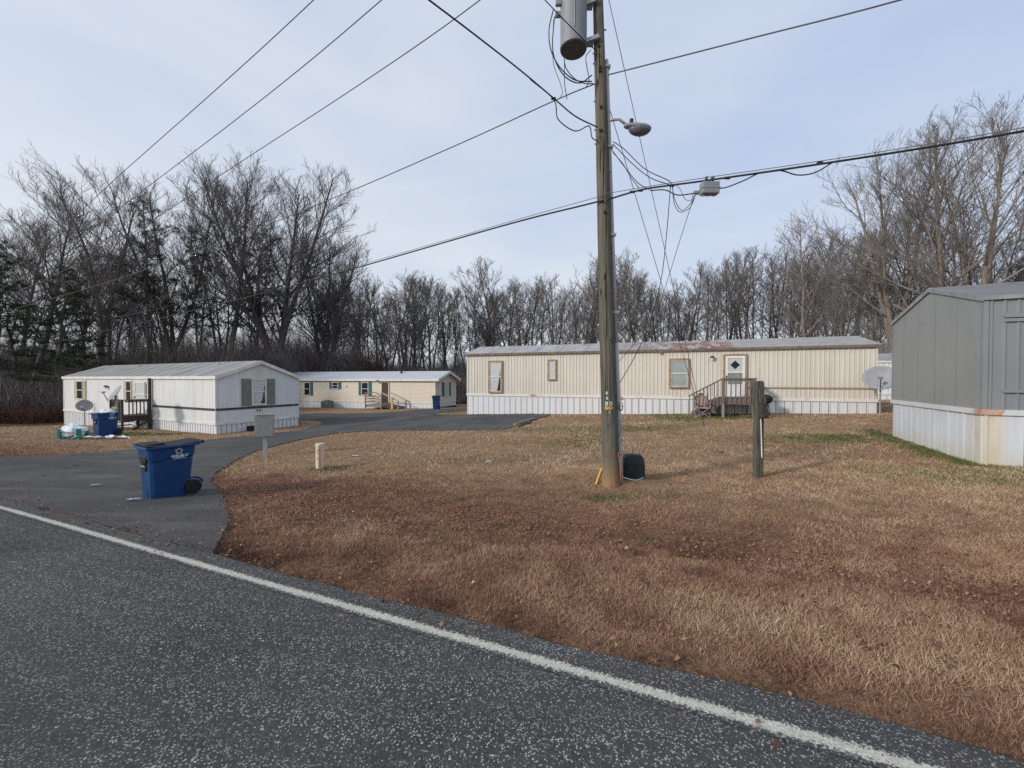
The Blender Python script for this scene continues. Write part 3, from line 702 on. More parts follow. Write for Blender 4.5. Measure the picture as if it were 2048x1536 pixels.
def home(name, label, O, u, Ln, Wd, zb, zt, ridge, side, gable, roof, trim, skirt, eave='white_trim', cat='mobile home', rib=(.2, .02), grib=(.2, .012), ov=.06, gov=.05, gable_at=('hi',), skirtpitch=.42, thick=.10, lap=False, group='mobile homes on the lot', skirtmode='panel', beltm='white_trim'):
    rz = math.atan2(u[1], u[0]); root = thing(name, label, cat, (O[0], O[1], 0), rz, group)
    zb += CAMZ; zt += CAMZ; ridge += CAMZ
    root['zb'] = zb
    flat = lambda a: zt
    gz = lambda a: zt + (ridge - zt) * (1 - abs(a - Wd / 2) / (Wd / 2))
    # solid body behind the skins
    b = MB(); e = .03
    b.add([(e, e, zb - .05), (Ln - e, e, zb - .05), (Ln - e, Wd - e, zb - .05), (e, Wd - e, zb - .05), (e, e, zt), (Ln - e, e, zt), (Ln - e, Wd - e, zt), (e, Wd - e, zt),
           (e, Wd / 2, ridge - .03), (Ln - e, Wd / 2, ridge - .03)], [(0, 3, 2, 1), (0, 1, 5, 4), (2, 3, 7, 6), (1, 2, 6, 9, 5), (3, 0, 4, 8, 7), (4, 5, 9, 8), (6, 7, 8, 9)])
    b.build('wall', M[side], root)
    for y0, sg in ((0, -1), (Wd, 1)):
        if lap:
            mb = MB(); c = .12; n = int((zt - zb) / c)
            for k in range(n):
                za = zb + (zt - zb) * k / n; zc = zb + (zt - zb) * (k + 1) / n
                mb.add([(0, y0 + sg * .022, za), (Ln, y0 + sg * .022, za), (Ln, y0 + sg * .004, zc), (0, y0 + sg * .004, zc), (0, y0, za), (Ln, y0, za)], [(0, 1, 2, 3), (4, 5, 1, 0)])
            mb.build('siding', M[side], root, fix=False)
        else: ribbed(Ln, rib[0], rib[1], zb, flat, y0=y0, sgn=sg).build('siding', M[side], root, fix=False)
    for x0, sg in ((0, -1), (Ln, 1)):
        if lap:
            mb = MB(); c = .12; n = int((ridge - zb) / c)
            for k in range(n):
                za = zb + c * k; zc = za + c
                w0 = 0 if za < zt else (za - zt) / (ridge - zt) * Wd / 2; w1 = 0 if zc < zt else min(1, (zc - zt) / (ridge - zt)) * Wd / 2
                mb.add([(x0 + sg * .022, w0, za), (x0 + sg * .022, Wd - w0, za), (x0 + sg * .004, Wd - w1, zc), (x0 + sg * .004, w1, zc)], [(0, 1, 2, 3)])
            mb.build('siding', M[gable], root, fix=False)
        elif grib: ribbed(Wd, grib[0], grib[1], zb, gz, y0=x0, sgn=sg, axisx=False).build('siding', M[gable], root, fix=False)
    # corner trims
    for x0, sx_ in ((0, -1), (Ln, 1)):
        for y0, sy_ in ((0, -1), (Wd, 1)):
            c = MB(); xa, xb = sorted((x0 - sx_ * .05, x0 + sx_ * .028)); ya, yb = sorted((y0 - sy_ * .05, y0 + sy_ * .028))
            c.box(xa, xb, ya, yb, zb, zt); c.build('corner_trim', M[trim], root)
    # roof with thickness
    r = MB(); t = thick; ya, yb = -ov, Wd + ov; sl_ = (ridge - zt) / (Wd / 2); zy = zt - sl_ * ov
    xa, xb = -gov, Ln + gov; sh = .02
    r.add([(xa, ya, zy + sh), (xb, ya, zy + sh), (xb, Wd / 2, ridge + sh), (xa, Wd / 2, ridge + sh), (xa, yb, zy + sh), (xb, yb, zy + sh),
           (xa, ya, zy + sh + .03), (xb, ya, zy + sh + .03), (xb, Wd / 2, ridge + sh + .03), (xa, Wd / 2, ridge + sh + .03), (xa, yb, zy + sh + .03), (xb, yb, zy + sh + .03)],
          [(0, 3, 2, 1), (3, 4, 5, 2), (6, 7, 8, 9), (9, 8, 11, 10), (0, 1, 7, 6), (4, 10, 11, 5), (0, 6, 9, 3), (3, 9, 10, 4), (1, 2, 8, 7), (2, 5, 11, 8)])
    ro = r.build('roof', M[roof], root)
    seam = MB(); n = int(Ln / 1.22)
    for k in range(1, n):
        x = Ln * k / n
        for s0, s1 in (((x, ya, zy + sh + .035), (x, Wd / 2, ridge + sh + .035)), ((x, yb, zy + sh + .035), (x, Wd / 2, ridge + sh + .035))):
            seam.bar(s0, s1, .05, .02)
    if not lap: seam.build('roof_seam', M[roof], ro)
    # eave strips and barge boards
    for y in (ya, yb):
        eb = MB(); lo, hi = (y - .015, y) if y == ya else (y, y + .015)
        eb.box(xa, xb, lo, hi, zy - t + .04, zy + sh + .028); eb.build('eave_trim', M[eave], root)
    for x, sg in ((xa, -1), (xb, 1)):
        for ys in ((ya, Wd / 2), (yb, Wd / 2)):
            g = MB(); lo, hi = sorted((x, x + sg * .018)); 
            A_ = (ys[0], zy + sh); B_ = (ys[1], ridge + sh)
            g.hexa([(lo, A_[0], A_[1] - t), (hi, A_[0], A_[1] - t), (hi, B_[0], B_[1] - t), (lo, B_[0], B_[1] - t), (lo, A_[0], A_[1] + .034), (hi, A_[0], A_[1] + .034), (hi, B_[0], B_[1] + .034), (lo, B_[0], B_[1] + .034)])
            g.build('barge_board', M[eave], root)
    # belt over the skirting
    for args in ((-.045, Ln + .045, -.045, -.004), (-.045, Ln + .045, Wd + .004, Wd + .045), (-.045, -.004, -.003, Wd + .003), (Ln + .004, Ln + .045, -.003, Wd + .003)):
        MB().box(*args, zb - .06, zb + .045).build('belt_trim', M[beltm], root)
    # skirting panels that reach the ground
    def panelrow(axisx, fixed, length, sg):
        n = max(1, int(round(length / skirtpitch))); p = length / n
        for k in range(n):
            a, c = k * p, (k + 1) * p
            wa = toworld(root, a if axisx else fixed, fixed if axisx else a); wc = toworld(root, c if axisx else fixed, fixed if axisx else c)
            za, zc = H(wa[0], wa[1]) - .06, H(wc[0], wc[1]) - .06
            lo, hi = sorted((fixed, fixed - sg * .02)); mb = MB(); g = .011
            def slab(a0, a1, l, h, zz0, zz1, zt_):
                f = (lambda aa, yy, z: (aa, yy, z)) if axisx else (lambda aa, yy, z: (yy, aa, z))
                mb.hexa([f(a0, l, zz0), f(a1, l, zz1), f(a1, h, zz1), f(a0, h, zz0), f(a0, l, zt_), f(a1, l, zt_), f(a1, h, zt_), f(a0, h, zt_)])
            slab(a + g, c - g, lo, hi, za, zc, zb - .02)
            q = fixed + sg * .020; l2, h2 = sorted((fixed, q))
            # raised lip that overlaps the next panel, and a middle rib
            slab(a + g, a + g + p * .10, l2, h2, za, za, zb - .02)
            if skirtpitch > .3: slab(a + p * .5, a + p * .58, *sorted((fixed, fixed + sg * .005)), (za + zc) / 2, (za + zc) / 2, zb - .02)
            mb.build('skirting_panel', M[skirt], root, fix=False)
    panelrow(True, .0, Ln, -1); panelrow(False, 0.0, Wd, -1); panelrow(False, Ln, Wd, 1); panelrow(True, Wd, Ln, 1)
    base = MB().box(.04, Ln - .04, .04, Wd - .04, min(H(*toworld(root, a, c)[:2]) for a in (0, Ln) for c in (0, Wd)) - .1, zb - .06)
    base.build('foundation', M['dark'], root)
    return root

def u2(a, b):
    d = math.dist(a, b); return ((b[0] - a[0]) / d, (b[1] - a[1]) / d), d

# ---- beige home
uB, LB = u2((-2.45, 22.0), (14.4, 15.8))
beige = home('mobile_home', 'long beige corrugated mobile home with rust patched roof and white skirting', (-2.45, 22.0), uB, LB, 3.9, -.9, 1.30, 1.80, 'beige_siding', 'beige_siding', 'rusty_roof', 'beige_siding', 'white_skirt', eave='dark_eave', rib=(.165, .021), ov=.10, gov=.14, skirtpitch=.31, beltm='rust_trim')
bl, br = tuple(beige.location), beige.rotation_euler.z
def bp(px, py, y=0.0): return wallpt(bl, br, px, py, y)
def bwin(a, b, **k):
    x0, z1 = bp(*a); x1, _ = bp(b[0], a[1]); _, z0 = bp((a[0] + b[0]) / 2, b[1])
    _, z1 = bp((a[0] + b[0]) / 2, a[1])
    return window(beige, x0, x1, z0, z1, -.022, **k)
bwin((977.5, 721.4), (1006, 785.9), fw=.09, drape=True); bwin((1095.9, 719.2), (1113.4, 760.5), fw=.07); bwin((1339, 717.1), (1378.6, 776.5), fw=.08, cover='blind')
def door(root, x0, x1, z0, z1, y, fm, fw=.07, diamond=False, inner='screen', leafm='pane_white', axisx=True, knob=True):
    mb = MB(); D = .07
    mb.box(x0, x0 + fw, y - D, y, z0, z1); mb.box(x1 - fw, x1, y - D, y, z0, z1); mb.box(x0 + fw, x1 - fw, y - D, y, z1 - fw, z1)
    d = mb.build('door', M[fm], root)
    a0, a1 = x0 + fw + .005, x1 - fw - .005; b1 = z1 - fw - .005; h = b1 - z0
    s = MB(); t = .10
    s.box(a0, a0 + t, y - .055, y - .02, z0, b1); s.box(a1 - t, a1, y - .055, y - .02, z0, b1)
    s.box(a0 + t, a1 - t, y - .055, y - .02, b1 - t, b1); s.box(a0 + t, a1 - t, y - .055, y - .02, z0 + h * .58, z0 + h * .58 + .05); s.box(a0 + t, a1 - t, y - .055, y - .02, z0, z0 + h * .30)
    s.build('storm_door_frame', M[leafm], d)
    MB().box(a0 + t, a1 - t, y - .035, y - .015, z0 + h * .58 + .05, b1 - t).build('door_leaf', M['blind' if diamond else inner], d)
    MB().box(a0 + t, a1 - t, y - .035, y - .015, z0 + h * .30, z0 + h * .58).build('screen', M['screen' if diamond else inner], d)
    if diamond:
        cx = (a0 + a1) / 2; cz = (z0 + h * .58 + .05 + b1 - t) / 2; q = .19
        MB().add([(cx - q, y - .038, cz), (cx, y - .038, cz - q), (cx + q, y - .038, cz), (cx, y - .038, cz + q), (cx - q, y - .034, cz), (cx, y - .034, cz - q), (cx + q, y - .034, cz), (cx, y - .034, cz + q)],
                 [(0, 1, 2, 3), (4, 7, 6, 5), (0, 4, 5, 1), (1, 5, 6, 2), (2, 6, 7, 3), (3, 7, 4, 0)]).build('diamond_pane', M['dark'], d)
    if knob: MB().box(a0 + .03, a0 + .06, y - .09, y - .055, z0 + h * .46, z0 + h * .52).build('handle', M['black_plastic'], d)
    return d
x0, z1 = bp(1446.5, 708.6); x1, _ = bp(1494, 708.6); _, z0 = bp(1470, 793)
door(beige, x0, x1, z0, z1, -.02, 'brown_trim', diamond=True)
def wall_lamp(root, x, z, y, s=1.0, name='porch_lamp'):
    o = MB().box(x - .03 * s, x + .03 * s, y - .03, y, z - .05 * s, z + .06 * s).build(name, M['black_plastic'], root)
    MB().lathe([(.02 * s, 0), (.09 * s, .01), (.07 * s, .07 * s), (.02 * s, .09 * s)], (x, y - .10 * s, z), 12).build('lamp_cap', M['black_plastic'], o)
    MB().lathe([(.035 * s, 0), (.05 * s, -.03 * s), (.045 * s, -.08 * s), (.02 * s, -.10 * s)][::-1], (x, y - .10 * s, z - .002), 12).build('bulb', M['pane_white'], o)
x, z = bp(1424, 716); wall_lamp(beige, x, z, -.02)
x, z = bp(1446, 737.5); MB().box(x - .03, x + .03, -.06, -.022, z - .05, z + .05).build('doorbell_box', M['white_trim'], beige)
x, z = bp(1321.5, 705.5); MB().box(x - .05, x + .05, -.12, -.02, z - .05, z + .05).build('eave_box', M['brown_trim'], beige)
x0, z = bp(1496, 775.2); MB().box(x0, LB, -.034, -.023, z - .035, z + .035).build('trim_strip', M['brown_trim'], beige)
MB().box(x0, LB, -.038, -.0345, z + .004, z + .014).build('trim_strip', M['beige_siding'], beige)
def roofvent(root, px, z, y, m='galv', s=1.0, x=None):
    MB().lathe([(.06 * s, -.1), (.06 * s, .10 * s), (.11 * s, .11 * s), (.10 * s, .16 * s), (.03 * s, .19 * s)], (x, y, z), 12).build('roof_vent', M[m], root)
zt = 1.30 + CAMZ
roofvent(beige, 0, 1.80 + CAMZ, 1.5, x=6.1); roofvent(beige, 0, 1.76 + CAMZ, 1.3, x=8.6, s=.7)
# rust spot and a rust run on the wall
x, z = bp(1242, 796); MB().lathe([(.001, 0), (.09, .001), (.085, .004), (.001, .005)], (0, 0, 0), 10).v
m_ = MB(); m_.prism([(x + .10 * math.cos(k * .7) * random.Random(k).uniform(.6, 1.1), z + .10 * math.sin(k * .7) * random.Random(k + 9).uniform(.6, 1.1)) for k in range(9)], -.052, -.0455)
m_.build('rust_spot', M['rust'], beige)

# ---- white home (on the far side of the drive)
uW = (.892, -.452); WC = (-13.2, 17.8); LW = 17.5; OW = (WC[0] - uW[0] * LW, WC[1] - uW[1] * LW)
white = home('mobile_home', 'weathered white mobile home with navy belt line and sage shutters on its gable', OW, uW, LW, 3.95, -2.05, .06, .80, 'white_siding', 'white_siding', 'white_roof', 'white_trim', 'white_skirt', rib=(.20, .010), grib=(.18, .010), ov=.06, gov=.10, thick=.13, skirtpitch=.22)
wl, wr = tuple(white.location), white.rotation_euler.z
def wp(px, py, y=0.0): return wallpt(wl, wr, px, py, y)
def wg(px, py): return sidept(wl, wr, px, py, LW)
def wwin(a, b, **k):
    x0, _ = wp(a[0], a[1]); x1, _ = wp(b[0], a[1]); xm = (a[0] + b[0]) / 2
    _, z1 = wp(xm, a[1]); _, z0 = wp(xm, b[1])
    return window(white, x0, x1, z0, z1, -.01, **k)
wwin((155, 761), (167.5, 799), fm='white_trim', fw=.04, cover=None, shutters=['bcream', 'acream'], sw=.36)
wwin((253.5, 761), (265, 803), fm='white_trim', fw=.04, cover=None, shutters=['acream', 'bcream'], sw=.28)
x0, z1 = wp(270, 760); x1, _ = wp(300, 760); _, z0 = wp(285, 826)
door(white, x0, x1, z0, z1, -.01, 'white_trim', inner='blind')
# open grey inner edge of the door
MB().box(x1 - .42, x1 - .24, -.075, -.066, z0 + .8, z1 - .1).build('door_edge_strip', M['deck_grey'], white)
x, z = wp(217, 774); wall_lamp(white, x, z, -.01, 1.1)
# gable window with sheer curtains
ya, _ = wg(502, 760); yb, _ = wg(531.5, 760); _, z1 = wg(516, 757.5); _, z0 = wg(516, 810)
window(white, ya, yb, z0, z1, LW + .012, out=1, axisx=False, fm='white_trim', fw=.05, cover='curtain', drape=True, shutters=['asage', 'bsage'], sw=.42)
# navy belt line on both faces
_, zn = wp(429, 819.5); x0, _ = wp(306, 813)
MB().box(x0, LW + .016, -.030, -.011, zn - .05, zn + .05).build('belt_stripe', M['navy_trim'], white)
MB().box(LW + .011, LW + .030, -.011, 3.96, zn - .05, zn + .05).build('belt_stripe', M['navy_trim'], white)
y_, z_ = wg(518, 820); MB().box(LW + .012, LW + .016, y_ - .12, y_ - .06, z_ - .05, z_ + .03).build('house_number', M['navy_trim'], white)
MB().box(LW + .012, LW + .016, y_ + .02, y_ + .08, z_ - .05, z_ + .03).build('house_number', M['navy_trim'], white)
y_, z_ = wg(503, 851); MB().box(LW - .02, LW + .35, y_ - .22, y_ + .22, z_ - .25, z_).build('access_flap', M['black_plastic'], white)
roofvent(white, 0, .66 + CAMZ, 1.7, x=14.4, s=.8); roofvent(white, 0, .64 + CAMZ, 1.6, x=6.0, s=.8); roofvent(white, 0, .5 + CAMZ, 1.2, x=2.0, s=.6)
# ---- tan home with teal shutters
uT = (.953, -.302); TF = (-7.0, 36.4); LT = 18.3; OT = (TF[0] - uT[0] * LT, TF[1] - uT[1] * LT)
tan = home('mobile_home', 'tan lap sided mobile home with teal shutters at the end of the drive', OT, uT, LT, 4.3, -2.28, -.06, .62, 'tan_siding', 'tan_siding', 'tan_roof', 'white_trim', 'white_skirt', ov=.22, gov=.45, thick=.2, lap=True, skirtpitch=.45)
tl, tr = tuple(tan.location), tan.rotation_euler.z
def tp(px, py, y=0.0): return wallpt(tl, tr, px, py, y)
def twin(a, b, **k):
    x0, _ = tp(a[0], a[1]); x1, _ = tp(b[0], a[1]); xm = (a[0] + b[0]) / 2
    _, z1 = tp(xm, a[1]); _, z0 = tp(xm, b[1])
    return window(tan, x0, x1, z0, z1, -.02, **k)
twin((609, 764.5), (621, 791), fm='white_trim', fw=.04, cover=None, shutters=['bteal'], sw=.3)
twin((665, 764.5), (677, 778), fm='white_trim', fw=.04, cover=None, shutters=['ateal', 'bteal'], sw=.32)
twin((723.5, 764.5), (737.5, 790.5), fm='white_trim', fw=.04, cover=None, shutters=['ateal', 'bteal'], sw=.32)
x0, z1 = tp(763, 763); x1, _ = tp(779, 763); _, z0 = tp(771, 806)
door(tan, x0, x1, z0, z1, -.02, 'white_trim', inner='door_brown', leafm='door_brown')
x, z = tp(758, 762.5); wall_lamp(tan, x, z, -.02, 1.6)
x, z = tp(692, 772); MB().box(x - .12, x + .12, -.09, -.022, z - .07, z + .07).build('wall_vent', M['white_trim'], tan)
def tg(px, py): return sidept(tl, tr, px, py, LT)
ya, _ = tg(888, 765); yb, _ = tg(896.5, 765); _, z1 = tg(892, 764.5); _, z0 = tg(892, 792)
window(tan, ya, yb, z0, z1, LT + .02, out=1, axisx=False, fm='white_trim', fw=.04, cover='curtain', shutters=['ateal', 'bteal'], sw=.45)
lm = MB().box(LT + .02, LT + .2, .75, .85, zt - 1.75 + .4, zt - 1.6 + .4).build('flood_lamp', M['black_plastic'], tan)
MB().lathe([(.05, 0), (.09, .12)], (LT + .25, .65, zt - 1.4), 10).build('lamp_head', M['black_plastic'], lm); MB().lathe([(.05, 0), (.09, .12)], (LT + .25, .95, zt - 1.4), 10).build('lamp_head', M['black_plastic'], lm)
roofvent(tan, 0, .5 + CAMZ, 1.5, 'black_plastic', 1.5, x=13.8)
MB().box(LT + .03, LT + .3, 1.0, 3.8, -1.25, -1.1).build('skirt_flap', M['black_plastic'], tan)

# ---- grey home close on the lawn
uG = (.909, -.416); OG = (9.24, 7.84); LG = 15.0
grey = home('mobile_home', 'grey mobile home with flat panelled gable and rust stained white skirting', OG, uG, LG, 3.92, -.66, 1.56, 2.11, 'grey_siding2', 'grey_siding', 'dark_roof', 'grey_siding2', 'grey_skirt_stained', eave='grey_trim', beltm='grey_belt', rib=(.185, .028), grib=None, ov=.05, gov=.04, thick=.07, skirtpitch=.58)
zbG, ztG, rdG = -.66 + CAMZ, 1.56 + CAMZ, 2.11 + CAMZ
gz = lambda a: ztG + (rdG - ztG) * (1 - abs(a - 1.96) / 1.96)
cuts = [0.03, .86, 1.70, 2.50, 3.25, 3.90]
for k in range(5):
    a, b_ = cuts[k] + .006, cuts[k + 1] - .006
    ys = [a, b_] if not (a < 1.96 < b_) else [a, 1.96, b_]
    mb = MB(); n = len(ys)
    for xx in (-.022, .02):
        mb.v += [(xx, y, zbG) for y in ys] + [(xx, y, gz(y) - .01) for y in ys]
    for i in range(n - 1):
        mb.f += [(i, i + 1, n + i + 1, n + i), (2 * n + i, 3 * n + i, 3 * n + i + 1, 2 * n + i + 1)]
    mb.f += [(0, n, 3 * n, 2 * n), (n - 1, 3 * n - 1, 4 * n - 1, 2 * n - 1)]
    mb.build('siding_panel', M['grey_siding'], grey, fix=False)
for k in range(1, 5): MB().box(-.0235, -.0205, cuts[k] - .0075, cuts[k] + .0075, zbG, gz(cuts[k]) - .02).build('seam_strip', M['dark_roof'], grey)
for z in (ztG - .42, ztG - .34): pass
MB().box(.25, LG - .3, -.055, -.029, ztG - .40, ztG - .33).build('trim_rail', M['grey_siding2'], grey)
MB().box(.25, LG - .3, -.045, -.029, ztG - .48, ztG - .42).build('trim_rail', M['grey_siding2'], grey)
MB().box(.25, LG - .3, -.055, -.029, ztG - 1.84, ztG - 1.79).build('trim_rail', M['grey_siding2'], grey)
# ---- homes half hidden behind
back1 = home('mobile_home', 'white mobile home glimpsed behind the satellite dish', (17.5, 27.0), (.96, -.28), 14, 3.9, -1.0, 1.05, 1.6, 'white_siding', 'white_siding', 'old_roof', 'white_trim', 'white_skirt', rib=(.3, .03), beltm='white_trim')
MB().box(0, 14, -.06, -.031, -.45 + CAMZ, -.36 + CAMZ).build('trim_strip', M['navy_trim'], back1)
back2 = home('mobile_home', 'pale grey mobile home far off between the tan and beige homes', (-13.0, 53), (.98, -.15), 16, 4.2, -3.0 + .25, -.95, -.45, 'white_siding', 'white_siding', 'tan_roof', 'white_trim', 'white_skirt', rib=(.3, .02), ov=.15)

# ------------------------------------------------------------------ porches
def deck(label, root, x0, x1, y0, zf, m, stair=None, rails=('front', 'a', 'b'), bal=.13, railh=.95, group='wooden porches', legs=None, horiz=False, board_m=None, legm=None, name='porch_deck', vis_under=0.0):
    """deck in the local frame of a home: x0..x1 along the wall, y0 (negative) .. -0.06 out from it"""
    wx, wy, _ = toworld(root, (x0 + x1) / 2, y0 / 2)
    t = thing(name, label, 'porch deck', (root.location.x, root.location.y, 0), root.rotation_euler.z, group)
    y1 = -.06; mt = M[m]; bmt = M[board_m or m]; lm = M[legm or m]
    n = int((y1 - y0) / .15); w = (y1 - y0) / n
    for k in range(n): MB().box(x0, x1, y0 + k * w + .004, y0 + (k + 1) * w - .004, zf - .035, zf).build('deck_board', bmt, t)
    MB().box(x0, x1, y0 - .04, y0 - .001, zf - .26, zf - .036).build('rim_joist', mt, t); MB().box(x0, x0 + .04, y0, y1, zf - .26, zf - .036).build('rim_joist', mt, t)
    MB().box(x1 - .04, x1, y0, y1, zf - .26, zf - .036).build('rim_joist', mt, t); MB().box(x0 + .04, x1 - .04, y1 - .04, y1, zf - .26, zf - .036).build('rim_joist', mt, t)
    for px_, py_, top in ((x0 + .05, y0 - .09, 1), (x1 - .05, y0 - .09, 1), (x0 + .05, y1 - .06, 0), (x1 - .05, y1 - .06, 0)):
        g = toworld(root, px_, py_); MB().box(px_ - .045, px_ + .045, py_ - .045, py_ + .045, H(g[0], g[1]) - .1, zf - .26 if not top else zf - .262).build('leg', lm, t)
        if top: MB().box(px_ - .045, px_ + .045, py_ - .045, py_ + .045, zf - .26, zf + railh).build('post', mt, t)
    def rail(a, b):
        A_ = Vector(a); B_ = Vector(b)
        MB().bar(A_ + Vector((0, 0, railh)), B_ + Vector((0, 0, railh)), .12, .04).build('hand_rail', mt, t)
        d = (B_ - A_); nn = max(2, int(d.length / bal))
        if horiz:
            for hz in (.25, .5, .72): MB().bar(A_ + Vector((0, 0, hz)), B_ + Vector((0, 0, hz)), .03, .09).build('cross_rail', mt, t)
        else:
            MB().bar(A_ + Vector((0, 0, railh - .07)), B_ + Vector((0, 0, railh - .07)), .035, .08).build('rail', mt, t)
            for k in range(1, nn):
                p = A_ + d * k / nn
                q = Vector((p.x, p.y, zf - .22)) if vis_under else p + Vector((0, 0, .0)); 
                off = Vector(((0 if abs(d.x) > abs(d.y) else .0), 0, 0))
                MB().bar(Vector((p.x, p.y, p.z - .2)), Vector((p.x, p.y, p.z + railh - .02)), .04, .04).build('baluster', mt, t)
    if 'front' in rails: rail((x0, y0 - .065, zf), (x1, y0 - .065, zf))
    if 'a' in rails: rail((x0 - .03, y0, zf), (x0 - .03, y1, zf))
    if 'b' in rails: rail((x1 + .03, y0, zf), (x1 + .03, y1, zf))
    return t

# beige porch: deck in front of the diamond door, stairs run down along the wall
YD = -1.3
xa, zr = bp(1443, 757, YD); xb, _ = bp(1510, 757, YD); _, zf = bp(1475, 796, YD); rh = zr - zf
pd = deck('brown weathered porch with slatted railing below the diamond window door', beige, xa, xb, YD, zf, 'deck_red', rails=('front', 'b'), railh=rh, bal=.155, legm='deck_grey', vis_under=1)
# stairs
xe, ze = bp(1377, 792, YD); nst = 4
gA = toworld(beige, xe, YD); gz0 = H(gA[0], gA[1])
for sy in (YD, -.12):
    MB().bar((xa, sy, zf - .12), (xe + .25, sy, gz0 + .02), .05, .26).build('stringer', M['deck_red'], pd)
for k in range(nst):
    f = (k + 1) / (nst + 1); xs = xa + (xe + .2 - xa) * f; zs = zf + (gz0 + .05 - zf) * f
    MB().box(xs - .16, xs + .16, YD + .03, -.15, zs - .02, zs + .02).build('step', M['deck_red'], pd)
MB().bar((xa + .05, YD - .06, zr), (xe, YD - .06, ze), .12, .05).build('hand_rail', M['deck_red'], pd)
nb = 9
for k in range(1, nb + 1):
    f = k / (nb + .3); xs = xa + (xe - xa) * f; zt_ = zr + (ze - zr) * f; zl = max(gz0 + .02, zf - .25 + (gz0 + .1 - zf + .15) * f) if k < nb else gz0
    MB().bar((xs, YD - .06, zl), (xs, YD - .06, zt_), .035, .035).build('baluster', M['deck_red'], pd)
# white home's porch: found from where its corners sit in the photo
def solve(fn, target, lo, hi):
    for _ in range(50):
        m = (lo + hi) / 2
        if (fn(m) - target) * (fn(lo) - target) > 0: lo = m
        else: hi = m
    return (lo + hi) / 2
def pxof(w):
    v = Vector(w) - Vector((0, 0, CAMZ)); y = v.y * cp - v.z * sp_; z = v.y * sp_ + v.z * cp
    return 1024 + F * v.x / y, 768 - F * z / y
xw, zfw = wp(305, 829)
_, zrail = wp(303, 798); rh = zrail - zfw
pout = solve(lambda d: pxof(toworld(white, xw, -d, zfw))[0], 250, .5, 3.5)
plen = solve(lambda l: pxof(toworld(white, xw - l, -pout, zfw))[0], 226, .5, 8)
print('white porch', xw, zfw, pout, plen, rh)
plen = min(plen, 3.0)
wd = deck('dark weathered porch leaning out from the white home beside a blue bin', white, xw - plen, xw, -pout, zfw, 'deck_dark', rails=('front', 'b'), railh=rh, bal=.13, legm='deck_dark')
MB().box(xw - .06, xw + .05, -.16, -.05, zfw - .9, .0 + CAMZ).build('post', M['deck_dark'], wd)
g = toworld(white, xw, -1.0); MB().bar((xw + .03, -.15, zfw - .25), (xw + .03, -pout * .75, H(g[0], g[1])), .04, .12).build('brace', M['deck_dark'], wd)
for k in range(3):
    MB().box(xw - plen - .1 - .28 * (k + 1), xw - plen - .1 - .28 * k, -1.2, -.1, zfw - .2 * (k + 1) - .04, zfw - .2 * (k + 1)).build('step', M['deck_dark'], wd)
# tan porch
YT = -1.5
xa, zr = tp(731, 785.5, YT); xb, _ = tp(765, 785, YT); _, zf = tp(748, 812 - 3, YT)
zf = max(zf, H(*toworld(tan, xa, YT)[:2]) + .35)
td = deck('grey board porch in front of the tan home door', tan, xa, xb, YT, zf, 'deck_grey', rails=('front', 'a'), railh=zr - zf, horiz=True)
xe, ze = tp(797, 802, YT); gz0 = H(*toworld(tan, xe, YT)[:2])
for sy, mm in ((YT - .06, 'pale_wood'), (-.3, 'pale_wood')):
    MB().bar((xb, sy, zr), (xe, sy, ze), .05, .10).build('hand_rail', M[mm], td)
    MB().bar((xb, sy, zf - .1), (xe, sy, gz0), .05, .22).build('stringer', M['deck_dark'], td)
    MB().box(xe - .05, xe + .05, sy - .05, sy + .05, gz0 - .05, ze).build('post', M['deck_grey'], td)
x_, z_ = tp(786, 790, YT); MB().box(x_ - .10, x_ + .10, YT - .2, YT - .08, gz0 - .05, ze + .35).build('post', M['new_wood'], td)
for k in range(3):
    f = (k + 1) / 4; MB().box(xb + (xe - xb) * f - .15, xb + (xe - xb) * f + .15, YT, -.3, zf + (gz0 - zf) * f - .03, zf + (gz0 - zf) * f).build('step', M['deck_grey'], td)

# ------------------------------------------------------------------ utility pole and everything on it
PD = 6.7
pb = at(1222, 975, PD); pb.z = H(pb.x, pb.y); PT = at(1196, 0, PD)
lean = Vector((PT.x - pb.x, 0, PT.z - pb.z)).normalized()
def pol(h, dx=0.0, dy=0.0):           # point on the pole axis h above its foot
    p = pb + lean * (h / lean.z); return Vector((p.x + dx, p.y + dy, p.z))
def hz(py): return (Vector((0, 0, CAMZ)) + ray(1200, py) * (PD / ray(1200, py).y)).z - pb.z
TOP = 9.6
def prad(h): return .137 - .0068 * h
pole = thing('utility_pole', 'tall weathered wooden utility pole with painted number 80', 'utility pole', pb)
mb = MB(); hs = [-.3] + [k * .3 for k in range(0, 33)]
rr = random.Random(2); pts = [pol(h) - pb for h in hs]
mb.tube(pts, [prad(max(h, 0)) * (1.0 + rr.uniform(-.012, .012)) + (.012 if h < .3 else 0) for h in hs], 28)
mb.build('shaft', M['pole'], pole, smooth=True)
# crossarm (above the picture's edge)
adir = Vector((.49, .87, 0)); ctr = pol(TOP - .35) - pb
arm = MB().bar(ctr - adir * 1.75 + Vector((-.13, -.07, 0)), ctr + adir * .7 + Vector((-.13, -.07, 0)), .09, .12).build('crossarm', M['deck_grey'], pole)
INS = [-1.65, -1.0, 0.0]
def insp(k): return pb + ctr + adir * k + Vector((-.13, -.07, .22))
for k in INS:
    q = insp(k) - pb; MB().lathe([(.02, -.17), (.02, -.1), (.05, -.09), (.03, -.06), (.05, -.04), (.03, -.01), (.02, .01)], q, 10).build('insulator', M['tank_base'], pole)
